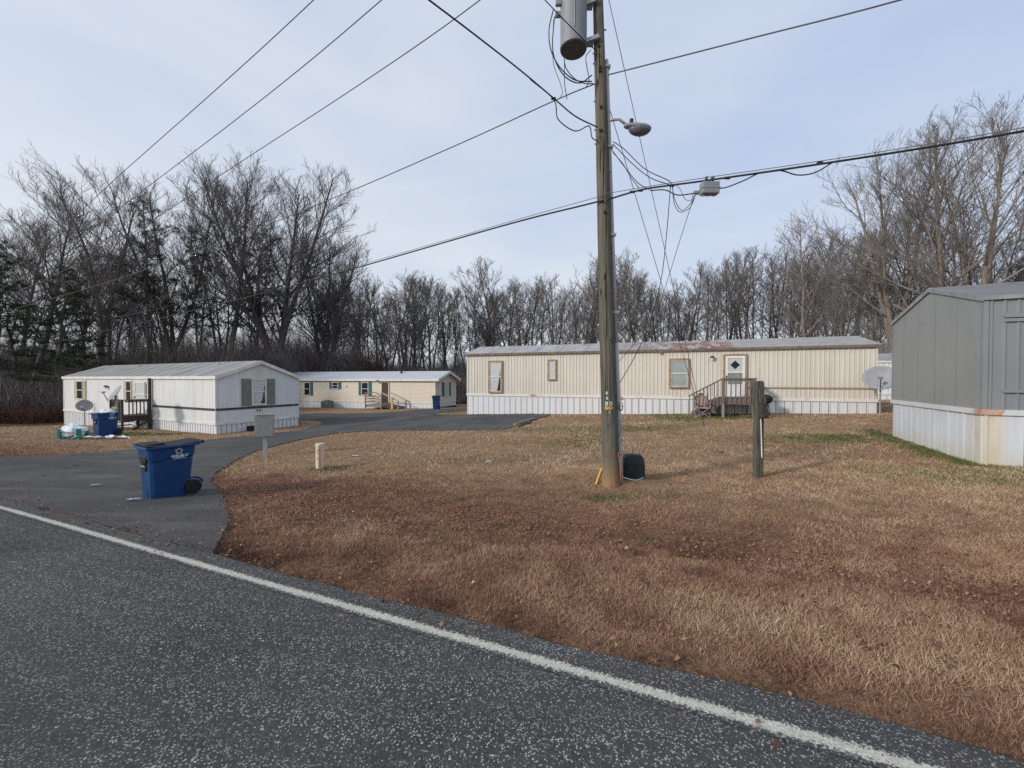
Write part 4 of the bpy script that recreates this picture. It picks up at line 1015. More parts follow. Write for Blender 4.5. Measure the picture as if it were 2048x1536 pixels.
# riser conduit
rb = at(1243, 968, PD - .02); 
ctop = hz(118)
rise = thing('conduit_riser', 'grey conduit running up the side of the utility pole', 'conduit', (pb.x, pb.y, pb.z))
cr = lambda h: (pol(h) - pb) + Vector((prad(h) + .035, .0, 0))
MB().tube([cr(h) for h in (.0, .6, 1.5, 2.4)], [.036, .036, .036, .035], 12).build('lower_pipe', M['pipe'], rise, smooth=True)
MB().tube([cr(h) + Vector((-.006, 0, 0)) for h in (2.4, 4, ctop - .12, ctop - .02, ctop)], [.030, .030, .030, .028, .012], 12).build('upper_pipe', M['pipe'], rise, smooth=True)
for py in (135, 295, 470, 625, 880):
    h = hz(py); c = cr(h); MB().box(c.x - .045, c.x + .045, -.05, .05, c.z - .018, c.z + .018).build('strap', M['galv'], rise)
MB().tube([cr(h) + Vector((-.045, -.03, 0)) for h in (.1, 1, 2, 3, 4, 5)], .009, 6).build('ground_cable', M['cable'], rise)
# numbers painted/nailed on the pole
def letter(ch, h, ang, size, m, parent=pole, name='painted_number', ext=.0015):
    o = textmesh(name, ch, size, m, ext)
    r_ = prad(h) + .003; a = R(ang); p = pol(h) - pb
    o.location = (p.x + math.sin(a) * r_, p.y - math.cos(a) * r_, p.z); o.rotation_euler = (math.pi / 2, 0, a); o.parent = parent; return o
va = -12  # the camera sees the pole from its left front
letter('8', hz(786), va - 14, .075, M['white_print']); letter('8', hz(796), va - 13, .075, M['white_print'])
letter('8', hz(807), va - 17, .105, M['white_print']); letter('0', hz(807), va + 13, .105, M['white_print'])
letter('1', hz(824), va + 4, .075, M['white_print'])
tg_ = MB(); h = hz(815)
for k in range(9):
    a = R(va - 30 + k * 7.5); r_ = prad(h) + .0015; p = pol(h) - pb
    for rr_, zz in ((r_, -.022), (r_ + .004, -.022), (r_ + .004, .022), (r_, .022)): tg_.v.append((p.x + math.sin(a) * rr_, p.y - math.cos(a) * rr_, p.z + zz + .003 * math.sin(k * 2)))
for k in range(8):
    for q in range(4): tg_.f.append((4 * k + q, 4 * k + (q + 1) % 4, 4 * k + 4 + (q + 1) % 4, 4 * k + 4 + q))
tg_.f += [(0, 1, 2, 3), (35, 34, 33, 32)]
tg_.build('number_tag', M['yellow'], pole)
for k, ch in enumerate('4270'): letter(ch, hz(815), va - 22 + k * 15, .045, M['door_brown'], name='tag_number').location.y -= .004
# bolts and hardware
for py, sx in ((63, 1), (205, -1), (110, -1), (130, -1), (262, -1), (395, 1), (290, -1), (345, 1)):
    h = hz(py); p = pol(h) - pb
    MB().tube([p + Vector((sx * (prad(h) - .02), -.03, 0)), p + Vector((sx * (prad(h) + .03), -.03, 0))], .012, 8).build('bolt', M['galv'], pole)
for py, an in ((143, va), (150, va - 2), (268, va - 4), (100, va - 8), (222, va), (430, va + 8)):
    h = hz(py); p = pol(h) - pb; a = R(an); r_ = prad(h)
    MB().box(p.x + math.sin(a) * r_ - .018, p.x + math.sin(a) * r_ + .018, p.y - math.cos(a) * r_ - .02, p.y - math.cos(a) * r_ + .01, p.z - .02, p.z + .02).build('clamp', M['black_plastic'], pole)
# transformer
tc_ = at(1147, 101, PD - .03); hb = tc_.z
tr_ = thing('transformer', 'grey cylindrical transformer hung on the utility pole', 'transformer', (tc_.x, tc_.y, hb))
MB().lathe([(.205, .015), (.218, .02), (.222, .06), (.216, .08), (.216, .86), (.226, .88), (.226, .91), (.20, .95), (.10, .99)], n=40).build('tank', M['transformer'], tr_, smooth=False, bevel=0)
MB().lathe([(.206, .0), (.212, .006), (.206, .014)], n=40).build('tank_bottom', M['tank_base'], tr_)
for k in (-.06, .07): MB().lathe([(.03, .97), (.05, 1.0), (.03, 1.04), (.05, 1.07), (.03, 1.11), (.045, 1.14), (.02, 1.2)], (k * 1.4, k, 0), 12).build('bushing', M['tank_base'], tr_)
for z in (.12, .72):
    px_ = pol(hb + z - pb.z); dx = px_.x - tc_.x
    MB().box(.20, dx - .10, -.05, .05, z - .03, z + .03).build('hanger_bracket', M['galv'], tr_)
    MB().bar((.18, -.07, z - .02), (dx - .03, -.10, z + .04), .02, .06).build('hanger_strap', M['galv'], tr_)
for dz, dy in ((.72, -.05), (.60, .02)):
    MB().box(-.30, -.21, dy - .03, dy + .03, dz - .035, dz + .035).build('terminal', M['galv'], tr_)
MB().tube([(-.02, -.225, .9), (-.02, -.225, .2)], .006, 6).build('seam_weld', M['galv'], tr_)

# street lamp
lh = at(1272, 262, PD - .15); s0 = pol(hz(242), prad(5) + .03)
lamp = thing('street_lamp', 'grey cobra head street lamp on a short arm of the utility pole', 'street lamp', s0)
hd = lh - s0
a_end = Vector((.27, -.10, -.02)); hc = Vector((hd.x, -.17, hd.z + .02))
MB().tube([Vector((-.04, 0, 0)), Vector((.07, -.03, 0)), Vector((.15, -.06, -.01)), Vector((hc.x - .13, -.10, hc.z + .10))], .021, 10).build('arm', M['galv'], lamp, smooth=True)
hm = MB(); prof = [(-.20, .025, .03), (-.17, .045, .05), (-.08, .065, .062), (.03, .08, .068), (.13, .082, .066), (.20, .06, .05), (.235, .02, .018)]
n = 16
for i, (x, w, hgt) in enumerate(prof):
    for k in range(n):
        a = 2 * math.pi * k / n; zz = math.sin(a) * hgt * (1.0 if math.sin(a) > 0 else .45)
        hm.v.append((hc.x + x, hc.y + math.cos(a) * w * 1.15, hc.z + zz + .02 - x * .12))
for i in range(len(prof) - 1):
    for k in range(n): hm.f.append((i * n + k, i * n + (k + 1) % n, (i + 1) * n + (k + 1) % n, (i + 1) * n + k))
hm.f += [tuple(range(n))[::-1], tuple((len(prof) - 1) * n + k for k in range(n))]
hm.build('lamp_housing', M['transformer'], lamp, smooth=True)
gl = MB(); prof2 = [(.125, .01), (.115, -.035), (.09, -.07), (.055, -.095), (.01, -.10)]
b0 = len(gl.v)
gl.lathe(prof2[::-1], (hc.x + .055, hc.y, hc.z - .002), 20, 1.5, .85)
gl.build('lens', mat_mix('lamp_lens', (.10, .105, .12), (.17, .175, .185), 9, rough=.3, bstr=0), lamp, smooth=True)
MB().lathe([(.032, 0), (.032, .06), (.02, .065)], (hc.x - .08, hc.y, hc.z + .095), 12).build('photocell', M['black_plastic'], lamp)

# ---- wires
def wirething(name, label, pts, r, m='wire', cat='wire', n=6, group=None, smoothk=6):
    r = r * .85
    P = [Vector(p) for p in pts]; out = []
    if group == 'overhead wires' and len(P) < 12 and P[-1].y < 6:      # run on over the road to the next span
        v = P[-1] - P[-2]; v.z = v.z * .15; v.normalize(); P += [P[-1] + v * 4 + Vector((0, 0, .1)), P[-1] + v * 24 + Vector((0, 0, .9))]
    if smoothk and len(P) > 2:                     # Catmull-Rom
        Q = [P[0] * 2 - P[1]] + P + [P[-1] * 2 - P[-2]]
        for i in range(1, len(Q) - 2):
            for k in range(smoothk):
                t = k / smoothk; a, b, c, d = Q[i - 1], Q[i], Q[i + 1], Q[i + 2]
                out.append(.5 * ((2 * b) + (c - a) * t + (2 * a - 5 * b + 4 * c - d) * t * t + (3 * b - a - 3 * c + d) * t ** 3))
        out.append(P[-1])
    else: out = P
    o = MB().tube(out, r, n).build(name, M[m], smooth=True, fix=False); return tag(o, label, cat, group)
def span(a, b, sag, n=14):
    a = Vector(a); b = Vector(b); return [a.lerp(b, k / n) - Vector((0, 0, sag * 4 * (k / n) * (1 - k / n))) for k in range(n + 1)]
names = ['topmost overhead power wire fading toward the tall trees', 'middle overhead power wire above the trees', 'lowest of the three bare power wires from the crossarm']
ends = [[(627, 0, 7.9), (440, 172, 9.6), (245, 345, 12.6)], [(763, 0, 7.7), (540, 186, 9.6), (300, 370, 12.8)], [(960, 0, 7.4), (740, 155, 9.0), (510, 305, 11.2)]]
for i in range(3):
    e = [at(*q) for q in ends[i]]; d = (e[2] - e[1])
    fl = e[2] + Vector((d.x, d.y, 0)).normalized() * 30 + Vector((0, 0, -1.5))
    mid = e[2].lerp(fl, .4) - Vector((0, 0, .45))
    w = wirething('power_wire', names[i], [insp(INS[i])] + e + [mid, fl], .0115, group='overhead wires')
    wirething('power_wire', ['power wire leaving the crossarm past the road, outermost', 'power wire leaving the crossarm past the road, middle', 'power wire leaving the crossarm past the road, nearest the pole'][i], span(insp(INS[i]), insp(INS[i]) + Vector((26, -14, .3)), .7), .0115, group='overhead wires')
nl = pol(hz(172), -.10, -.05)
wirething('neutral_wire', 'thin wire from the pole under the transformer to the woods', [nl, at(1105, 203, 7.1), at(900, 296, 8.2), at(645, 405, 10.4), at(400, 500, 14.5), at(150, 584, 22), at(-60, 636, 34), at(-300, 672, 52)], .0115, group='overhead wires')
nr = pol(hz(152), .14, -.03)
wirething('neutral_wire', 'thin wire rising from behind the conduit top to the upper corner', [nr, at(1500, 77, 5.75), at(1800, 0, 4.95), at(2400, -175, 3.8)], .0115, group='overhead wires')
wirething('neutral_wire', 'power service wire crossing in front of the transformer', [pol(hz(112), -.1, -.13), at(1168, 80, 6.3), at(1090, 0, 5.9), at(980, -120, 5.3)], .009, 'cable', group='overhead wires')
wirething('service_cable', 'dark service cable from the road side clamped below the transformer', [pol(hz(262), -.09, -.10), at(1150, 232, 6.3), at(1108, 197, 6.1), at(1040, 140, 5.6), at(940, 62, 5.0), at(858, 0, 4.6), at(700, -120, 4.0)], .012, 'cable', group='overhead wires')
wirething('service_cable', 'slack dark loop hanging below the service cable clamp', [at(1060, 158, 5.75), at(1108, 200, 6.1), at(1116, 238, 6.2), at(1150, 262, 6.35), at(1178, 252, 6.5), at(1184, 275, 6.6), pol(hz(290), -.08, -.10)], .010, 'cable', group='drop cables on the pole')
# secondary loops from the transformer to the pole
wirething('lead_cable', 'outer black lead looping from transformer terminal to pole', [at(1107, 18, 6.62), at(1098, 60, 6.6), at(1102, 100, 6.58), at(1120, 135, 6.56), at(1150, 160, 6.56), at(1184, 163, 6.6)], .011, 'cable', group='transformer leads')
wirething('lead_cable', 'inner black lead looping lower toward the pole', [at(1109, 34, 6.62), at(1105, 90, 6.6), at(1112, 125, 6.56), at(1132, 155, 6.55), at(1160, 166, 6.55), at(1184, 150, 6.6)], .011, 'cable', group='transformer leads')
wirething('lead_cable', 'short black lead from under the transformer tank', [at(1128, 118, 6.7), at(1133, 138, 6.65), at(1150, 158, 6.6), at(1170, 167, 6.58), at(1186, 167, 6.62)], .009, 'cable', group='transformer leads')
wirething('lead_cable', 'thin lead dropping from terminal to the neutral wire', [at(1107, 40, 6.7), at(1106, 120, 6.8), at(1120, 165, 6.9), at(1125, 185, 7.0), at(1119, 196, 7.05)], .006, 'cable', group='transformer leads')
wirething('lead_cable', 'thin lead hanging from tank base with a black tip', [at(1129, 120, 6.7), at(1129, 165, 6.7), at(1134, 198, 6.7)], .008, 'cable', group='transformer leads')
wirething('lead_cable', 'curled lead beside the pole clamp', [at(1182, 100, 6.6), at(1172, 113, 6.55), at(1174, 135, 6.55), at(1178, 160, 6.55), at(1172, 175, 6.6)], .008, 'cable', group='transformer leads')
# communication cable and its strand
cl = pol(hz(398), -.10, -.14); cr_ = pol(hz(398), .10, -.14)
wirething('communication_cable', 'black communication cable running from the pole past the white home', [pol(hz(408), -.02, -.145), at(1165, 411, 6.75), at(1000, 453, 7.55), at(690, 542, 9.9), at(480, 598, 12.8), at(200, 664, 19.0), at(0, 704, 27.0), at(-250, 735, 44)], .016, 'cable', group='overhead wires')
wirething('communication_cable', 'black communication cable with equipment box running to the upper edge', [pol(hz(408), .02, -.145), at(1245, 390, 6.5), at(1290, 378, 6.35), at(1345, 370, 6.15), at(1420, 360, 5.9), at(1700, 319, 5.1), at(2048, 262, 4.4), at(2700, 140, 3.4)], .016, 'cable', group='overhead wires')
wirething('support_strand', 'thin steel strand just above the communication cable', [pol(hz(396), .0, -.150), at(1290, 374, 6.35), at(1420, 354, 5.9), at(1700, 313, 5.1), at(2048, 255, 4.4), at(2700, 132, 3.4)], .006, 'wire', group='overhead wires')
wirething('support_strand', 'thin steel strand above the cable toward the white home', [pol(hz(398), -.0, -.150), at(1000, 449, 7.55), at(690, 539, 9.9)], .006, 'wire', group='overhead wires')
wirething('slack_cable', 'slack black cable sagging from the equipment box', [at(1437, 377, 5.9), at(1455, 374, 5.85), at(1490, 360, 5.7), at(1520, 346, 5.6), at(1560, 341, 5.5), at(1595, 350, 5.4), at(1630, 345, 5.3), at(1665, 325, 5.2)], .010, 'cable', group='drop cables on the pole')
for i, (pts, lb, r_) in enumerate([
    ([(1226, 283, 6.6), (1248, 298, 6.55), (1290, 338, 6.4), (1335, 360, 6.25), (1347, 372, 6.2)], 'uppermost black drop cable from pole to strand', .008),
    ([(1226, 288, 6.6), (1262, 325, 6.5), (1300, 355, 6.35), (1343, 371, 6.2)], 'second black drop cable from pole to strand', .008),
    ([(1224, 300, 6.6), (1250, 335, 6.5), (1275, 365, 6.4), (1298, 379, 6.3)], 'third black drop cable from pole to strand', .008),
    ([(1226, 305, 6.58), (1246, 328, 6.5), (1262, 355, 6.42), (1278, 376, 6.36)], 'shortest black drop cable from pole to strand', .007),
    ([(1300, 381, 6.3), (1330, 380, 6.2), (1355, 390, 6.1), (1385, 387, 6.0), (1402, 383, 5.95)], 'black jumper cable under the strand into the equipment box', .010),
    ([(1345, 372, 6.2), (1348, 405, 6.15), (1360, 424, 6.1), (1380, 415, 6.0), (1392, 388, 5.97)], 'outer looped jumper below the tap block', .006),
    ([(1344, 372, 6.2), (1350, 400, 6.1), (1364, 421, 6.05), (1382, 405, 6.0), (1390, 387, 5.97)], 'inner looped jumper below the tap block', .006),
    ([(1350, 368, 6.2), (1360, 378, 6.15), (1370, 398, 6.1), (1382, 400, 6.0), (1386, 388, 5.97)], 'small looped jumper below the tap block', .005)]):
    wirething('drop_cable', lb, [at(*q) for q in pts], r_, 'cable', group='drop cables on the pole')
wirething('drop_cable', 'slack drop wire curving from strand back to the pole foot', [at(1341, 372, 6.2), at(1333, 470, 6.3), at(1322, 560, 6.4), at(1300, 645, 6.5), at(1270, 712, 6.55), at(1240, 765, 6.65)], .007, 'cable', group='drop cables on the pole')
wirething('drop_cable', 'drop wire from the tap block slanting back to the pole', [at(1389, 390, 5.97), at(1360, 480, 6.15), at(1335, 560, 6.3), at(1312, 625, 6.4), at(1275, 680, 6.5), at(1238, 722, 6.65)], .005, 'cable', group='drop cables on the pole')
ga = ground(1409, 872)
for py, lb in ((-60, 'longer guy wire from pole top to lawn anchor'), (190, 'shorter guy wire from behind the conduit to lawn anchor')):
    p = pol(hz(py), .10 if py > 0 else .1, .04); wirething('guy_wire', lb, [p, Vector((ga.x, ga.y, ga.z + .25))], .008, 'wire', smoothk=0, group='guy wires')
anc = thing('guy_anchor', 'thin metal guy anchor rods in the lawn before the porch', 'anchor', ga)
MB().tube([(0, 0, -.1), (-.05, -.02, .3)], .012, 6).build('rod', M['galv'], anc); MB().tube([(.03, 0, -.1), (-.01, -.02, .3)], .010, 6).build('rod', M['galv'], anc)
# amplifier and tap hung on the strand
ac_ = at(1419, 377, 5.9); amp = thing('equipment_box', 'light grey metal equipment box hung from the overhead cable', 'equipment box', ac_)
MB().box(-.125, .125, -.06, .06, -.09, .085).build('housing', M['transformer'], amp, bevel=.014)
MB().box(-.13, .13, -.066, .066, -.012, .0).build('joint_flange', M['galv'], amp)
for k in (-.045, .045):
    MB().box(k - .012, k + .012, -.012, .012, .085, .15).build('strand_clamp', M['black_plastic'], amp); MB().box(k - .02, k + .02, -.02, .02, .15, .175).build('strand_clamp', M['galv'], amp)
for k in (-.09, -.03, .06): MB().lathe([(.012, -.115), (.014, -.09)], (k, 0, 0), 8).build('port_plug', M['galv'], amp)
tp_ = at(1393, 385, 5.96); tap = thing('tap_block', 'small grey tap block beside the hanging equipment box', 'tap', tp_)
MB().box(-.045, .045, -.025, .025, -.02, .02).build('housing', M['galv'], tap, bevel=.005)
for k in range(4): MB().lathe([(.006, -.04), (.006, -.02)], (-.03 + k * .02, 0, 0), 6).build('port', M['galv'], tap)
for q, lb in (((1264, 384, 6.42), 'black splice clamp on the strand nearest the pole'), ((1281, 381, 6.38), 'black splice sleeve between pole and cable tangle'), ((1344, 371, 6.16), 'black lashing clamp where jumper cables gather'), ((1107, 197, 6.1), 'black wedge clamp on the service cable'), ((1455, 356, 5.8), 'black clip on strand past the equipment box'), ((1640, 326, 5.27), 'black clip far along the strand')):
    p = at(*q); tag(MB().box(-.035, .035, -.014, .014, -.014, .014).build('cable_clamp', M['black_plastic']), lb, 'clamp', 'clamps on the cables').location = p
# coil of spare cable on the conduit, ground cables at the foot
cc = at(1240, 812, 6.62)
coil = MB()
for r0, dx, dz in ((.048, .01, .0), (.035, .015, -.03)):
    coil.tube([Vector((cc.x + dx + r0 * .8 * math.sin(k * .45), cc.y + .01 * math.sin(k), cc.z + dz + r0 * 1.35 * math.cos(k * .45))) for k in range(15)], .006, 6)
tag(coil.build('cable_coil', M['cable'], fix=False), 'small black cable coil tied to the conduit', 'cable')
wirething('loose_wire', 'black wire hanging down the conduit to the green pedestal', [at(1239, 838, 6.6), at(1241, 862, 6.6), at(1234, 880, 6.6), at(1234, 905, 6.6), at(1250, 910, 6.65), at(1262, 914, 6.7)], .006, 'cable')
wirething('loose_wire', 'black wire end standing up behind the green pedestal', [at(1259, 918, 6.8), at(1265, 906, 6.8), at(1266, 892, 6.8)], .005, 'cable')
wirething('loose_wire', 'orange wire down the conduit into the soil', [at(1236, 905, 6.55), at(1240, 930, 6.55), at(1241, 962, 6.6)], .006, 'orange')
wirething('loose_wire', 'grey wire lying across the pedestal base', [at(1245, 954, 6.62), at(1262, 959, 6.6), at(1274, 960, 6.6), at(1288, 955, 6.65)], .007, 'pipe')
# yellow guard
g0 = ground(1191, 969); tag(MB().bar(g0 - Vector((0, 0, .03)), at(1204, 937, g0.y + .1), .035, .03).build('marker_stick', M['yellow_guard']), 'yellow stick leaning on the utility pole foot', 'stick')
# mound of clay at the foot: a small heap
def heap(cx, cy, rx, ry, h, name, label, mt, cat):
    mb = MB(); n = 26; rings = 7; rg = random.Random(5)
    mb.v.append((cx, cy, H(cx, cy) + h))
    for i in range(1, rings + 1):
        f = i / rings
        for k in range(n):
            a = 2 * math.pi * k / n; x = cx + math.cos(a) * rx * f; y = cy + math.sin(a) * ry * f
            mb.v.append((x, y, H(x, y) + h * (.5 + .5 * math.cos(math.pi * f)) * (1 + rg.uniform(-.12, .12)) - (.02 if i == rings else 0)))
    for k in range(n): mb.f.append((0, 1 + k, 1 + (k + 1) % n))
    for i in range(rings - 1):
        for k in range(n): mb.f.append((1 + i * n + k, 1 + (i + 1) * n + k, 1 + (i + 1) * n + (k + 1) % n, 1 + i * n + (k + 1) % n))
    o = mb.build(name, mt, smooth=True); return tag(o, label, cat, kind='structure')
heap(pb.x + .45, pb.y + .12, .85, .5, .07, 'ground_mound', 'low clay mound between pole and green pedestal', M['ground'], 'mound')

# green pedestal
gp = ground(1266, 962); gp = Vector((gp.x, max(gp.y, 6.75), H(gp.x, gp.y) + .03))
ped = thing('cable_pedestal', 'dark green rounded plastic cable pedestal beside the utility pole', 'pedestal', gp, -.12)
mb = MB(); prof = [(.205, .16, -.12), (.205, .16, .02), (.195, .15, .05), (.185, .14, .30), (.165, .12, .40), (.13, .09, .44)]
n = 24
for (a, b_, z) in prof:
    for k in range(n):
        t = 2 * math.pi * k / n; c, s = math.cos(t), math.sin(t); e = .35
        mb.v.append((a * math.copysign(abs(c) ** e, c), b_ * math.copysign(abs(s) ** e, s), z))
for i in range(len(prof) - 1):
    for k in range(n): mb.f.append((i * n + k, i * n + (k + 1) % n, (i + 1) * n + (k + 1) % n, (i + 1) * n + k))
mb.f.append(tuple((len(prof) - 1) * n + k for k in range(n)))
mb.build('cover', M['green_box'], ped, smooth=False, bevel=.006)
MB().lathe([(.12, .441), (.10, .452), (.02, .455)], n=20, sx=1.05, sy=.72).build('lid_top', M['green_lid'], ped, smooth=True)
MB().box(-.215, .215, -.17, .17, -.1, .012).build('base_flange', M['green_box'], ped, bevel=.006)

# wooden post with rotten block
wpb = ground(1516, 955)
wpost = thing('wooden_post', 'short dark lichen covered wooden post standing alone on the lawn', 'post', wpb, .2)
D = wpb.y; kx = D / F
hp = at(1516, 762, D).z - wpb.z
MB().hexa([(-.072, -.05, -.2), (.072, -.05, -.2), (.072, .05, -.2), (-.072, .05, -.2), (-.085, -.05, hp - .03), (.075, -.05, hp - .03), (.075, .05, hp - .03), (-.085, .05, hp - .03)]).build('post_shaft', M['post'], wpost, bevel=.012)
MB().hexa([(-.08, -.045, hp - .03), (.07, -.045, hp - .03), (.07, .045, hp - .03), (-.08, .045, hp - .03), (-.06, -.04, hp), (.04, -.04, hp + .005), (.04, .04, hp), (-.06, .04, hp)]).build('post_top', M['post'], wpost)
hb1, hb2 = at(1516, 836, D).z - wpb.z, at(1516, 800, D).z - wpb.z
MB().hexa([(-.055, -.13, hb1), (.115, -.13, hb1), (.115, .0, hb1), (-.055, 0, hb1), (-.03, -.07, hb2), (.09, -.08, hb2), (.09, 0, hb2), (-.03, 0, hb2)]).build('rotten_block', M['burnt'], wpost, bevel=.02)
MB().hexa([(-.045, -.085, hb2 - .05), (.10, -.085, hb2 - .05), (.10, .0, hb2 - .05), (-.045, 0, hb2 - .05), (-.05, -.055, hb2 + .20), (.05, -.055, hb2 + .20), (.05, 0, hb2 + .2), (-.05, 0, hb2 + .2)]).build('rotten_block', M['post'], wpost, bevel=.015)
MB().tube([(-.01, -.06, hb1), (.02, -.062, hb1 - .70)], .010, 6).build('white_strip', M['white_trim'], wpost)

# mailbox on a post
mbp = ground(531, 915); D = mbp.y; sc = D / F
mail = thing('mailbox', 'large putty grey metal mailbox on a square post at the drive', 'mailbox', mbp, R(26))
zt0 = at(531, 829, D).z - mbp.z; zb0 = at(531, 872, D).z - mbp.z
MB().box(-.045, .045, -.045, .045, -.2, zb0).build('post', M['pipe'], mail, bevel=.006)
bx = MB(); bx.hexa([(-.20, -.14, zb0), (.185, -.14, zb0), (.185, .14, zb0), (-.20, .14, zb0), (-.215, -.15, zt0), (.215, -.15, zt0), (.215, .15, zt0), (-.215, .15, zt0)])
bx.build('body', M['grey_box'], mail, bevel=.01)
MB().hexa([(-.225, -.13, zb0 + .01), (-.202, -.13, zb0 + .01), (-.202, .13, zb0 + .01), (-.225, .13, zb0 + .01), (-.24, -.14, zt0 - .02), (-.217, -.14, zt0 - .02), (-.217, .14, zt0 - .02), (-.24, .14, zt0 - .02)]).build('door', M['grey_box'], mail, bevel=.006)
MB().box(-.235, .23, -.16, .16, zt0, zt0 + .015).build('top_lip', M['grey_box'], mail, bevel=.005)
MB().box(-.25, -.225, -.02, .02, zb0 + .16, zb0 + .19).build('handle', M['galv'], mail)

# marker tube
mt_ = ground(640, 937); D = mt_.y
tub = thing('marker_tube', 'cream plastic marker tube with orange stripe in the leaves', 'marker', mt_)
ht = at(640, 887, D).z - mt_.z
MB().lathe([(.088, -.2), (.088, ht - .03)], n=28).build('tube', M['pvc'], tub, smooth=False)
MB().lathe([(.093, ht - .045), (.093, ht - .004), (.085, ht + .004)], n=28).build('cap', M['pvc'], tub)
st = MB()
for k in range(5):
    a = R(-50 + k * 6); 
    for z in (.05, ht - .06): st.v.append((math.sin(a + R(60)) * .090, -math.cos(a + R(60)) * .090, z))
for k in range(4): st.f.append((2 * k, 2 * k + 2, 2 * k + 3, 2 * k + 1))
st.build('orange_stripe', M['orange'], tub, fix=False)
va2 = math.atan2(mt_.x, mt_.y)
for k, ch in enumerate(('▪', 'E', '-', 'B')):
    o = textmesh('printed_mark', ch if ch != '▪' else '#', .055, M['black_plastic'], .001); a = R(-8)
    o.location = (math.sin(a) * .0915, -math.cos(a) * .0915, ht - .14 - k * .065); o.rotation_euler = (math.pi / 2, 0, a); o.parent = tub
    o.scale = (.9, .9, .9)

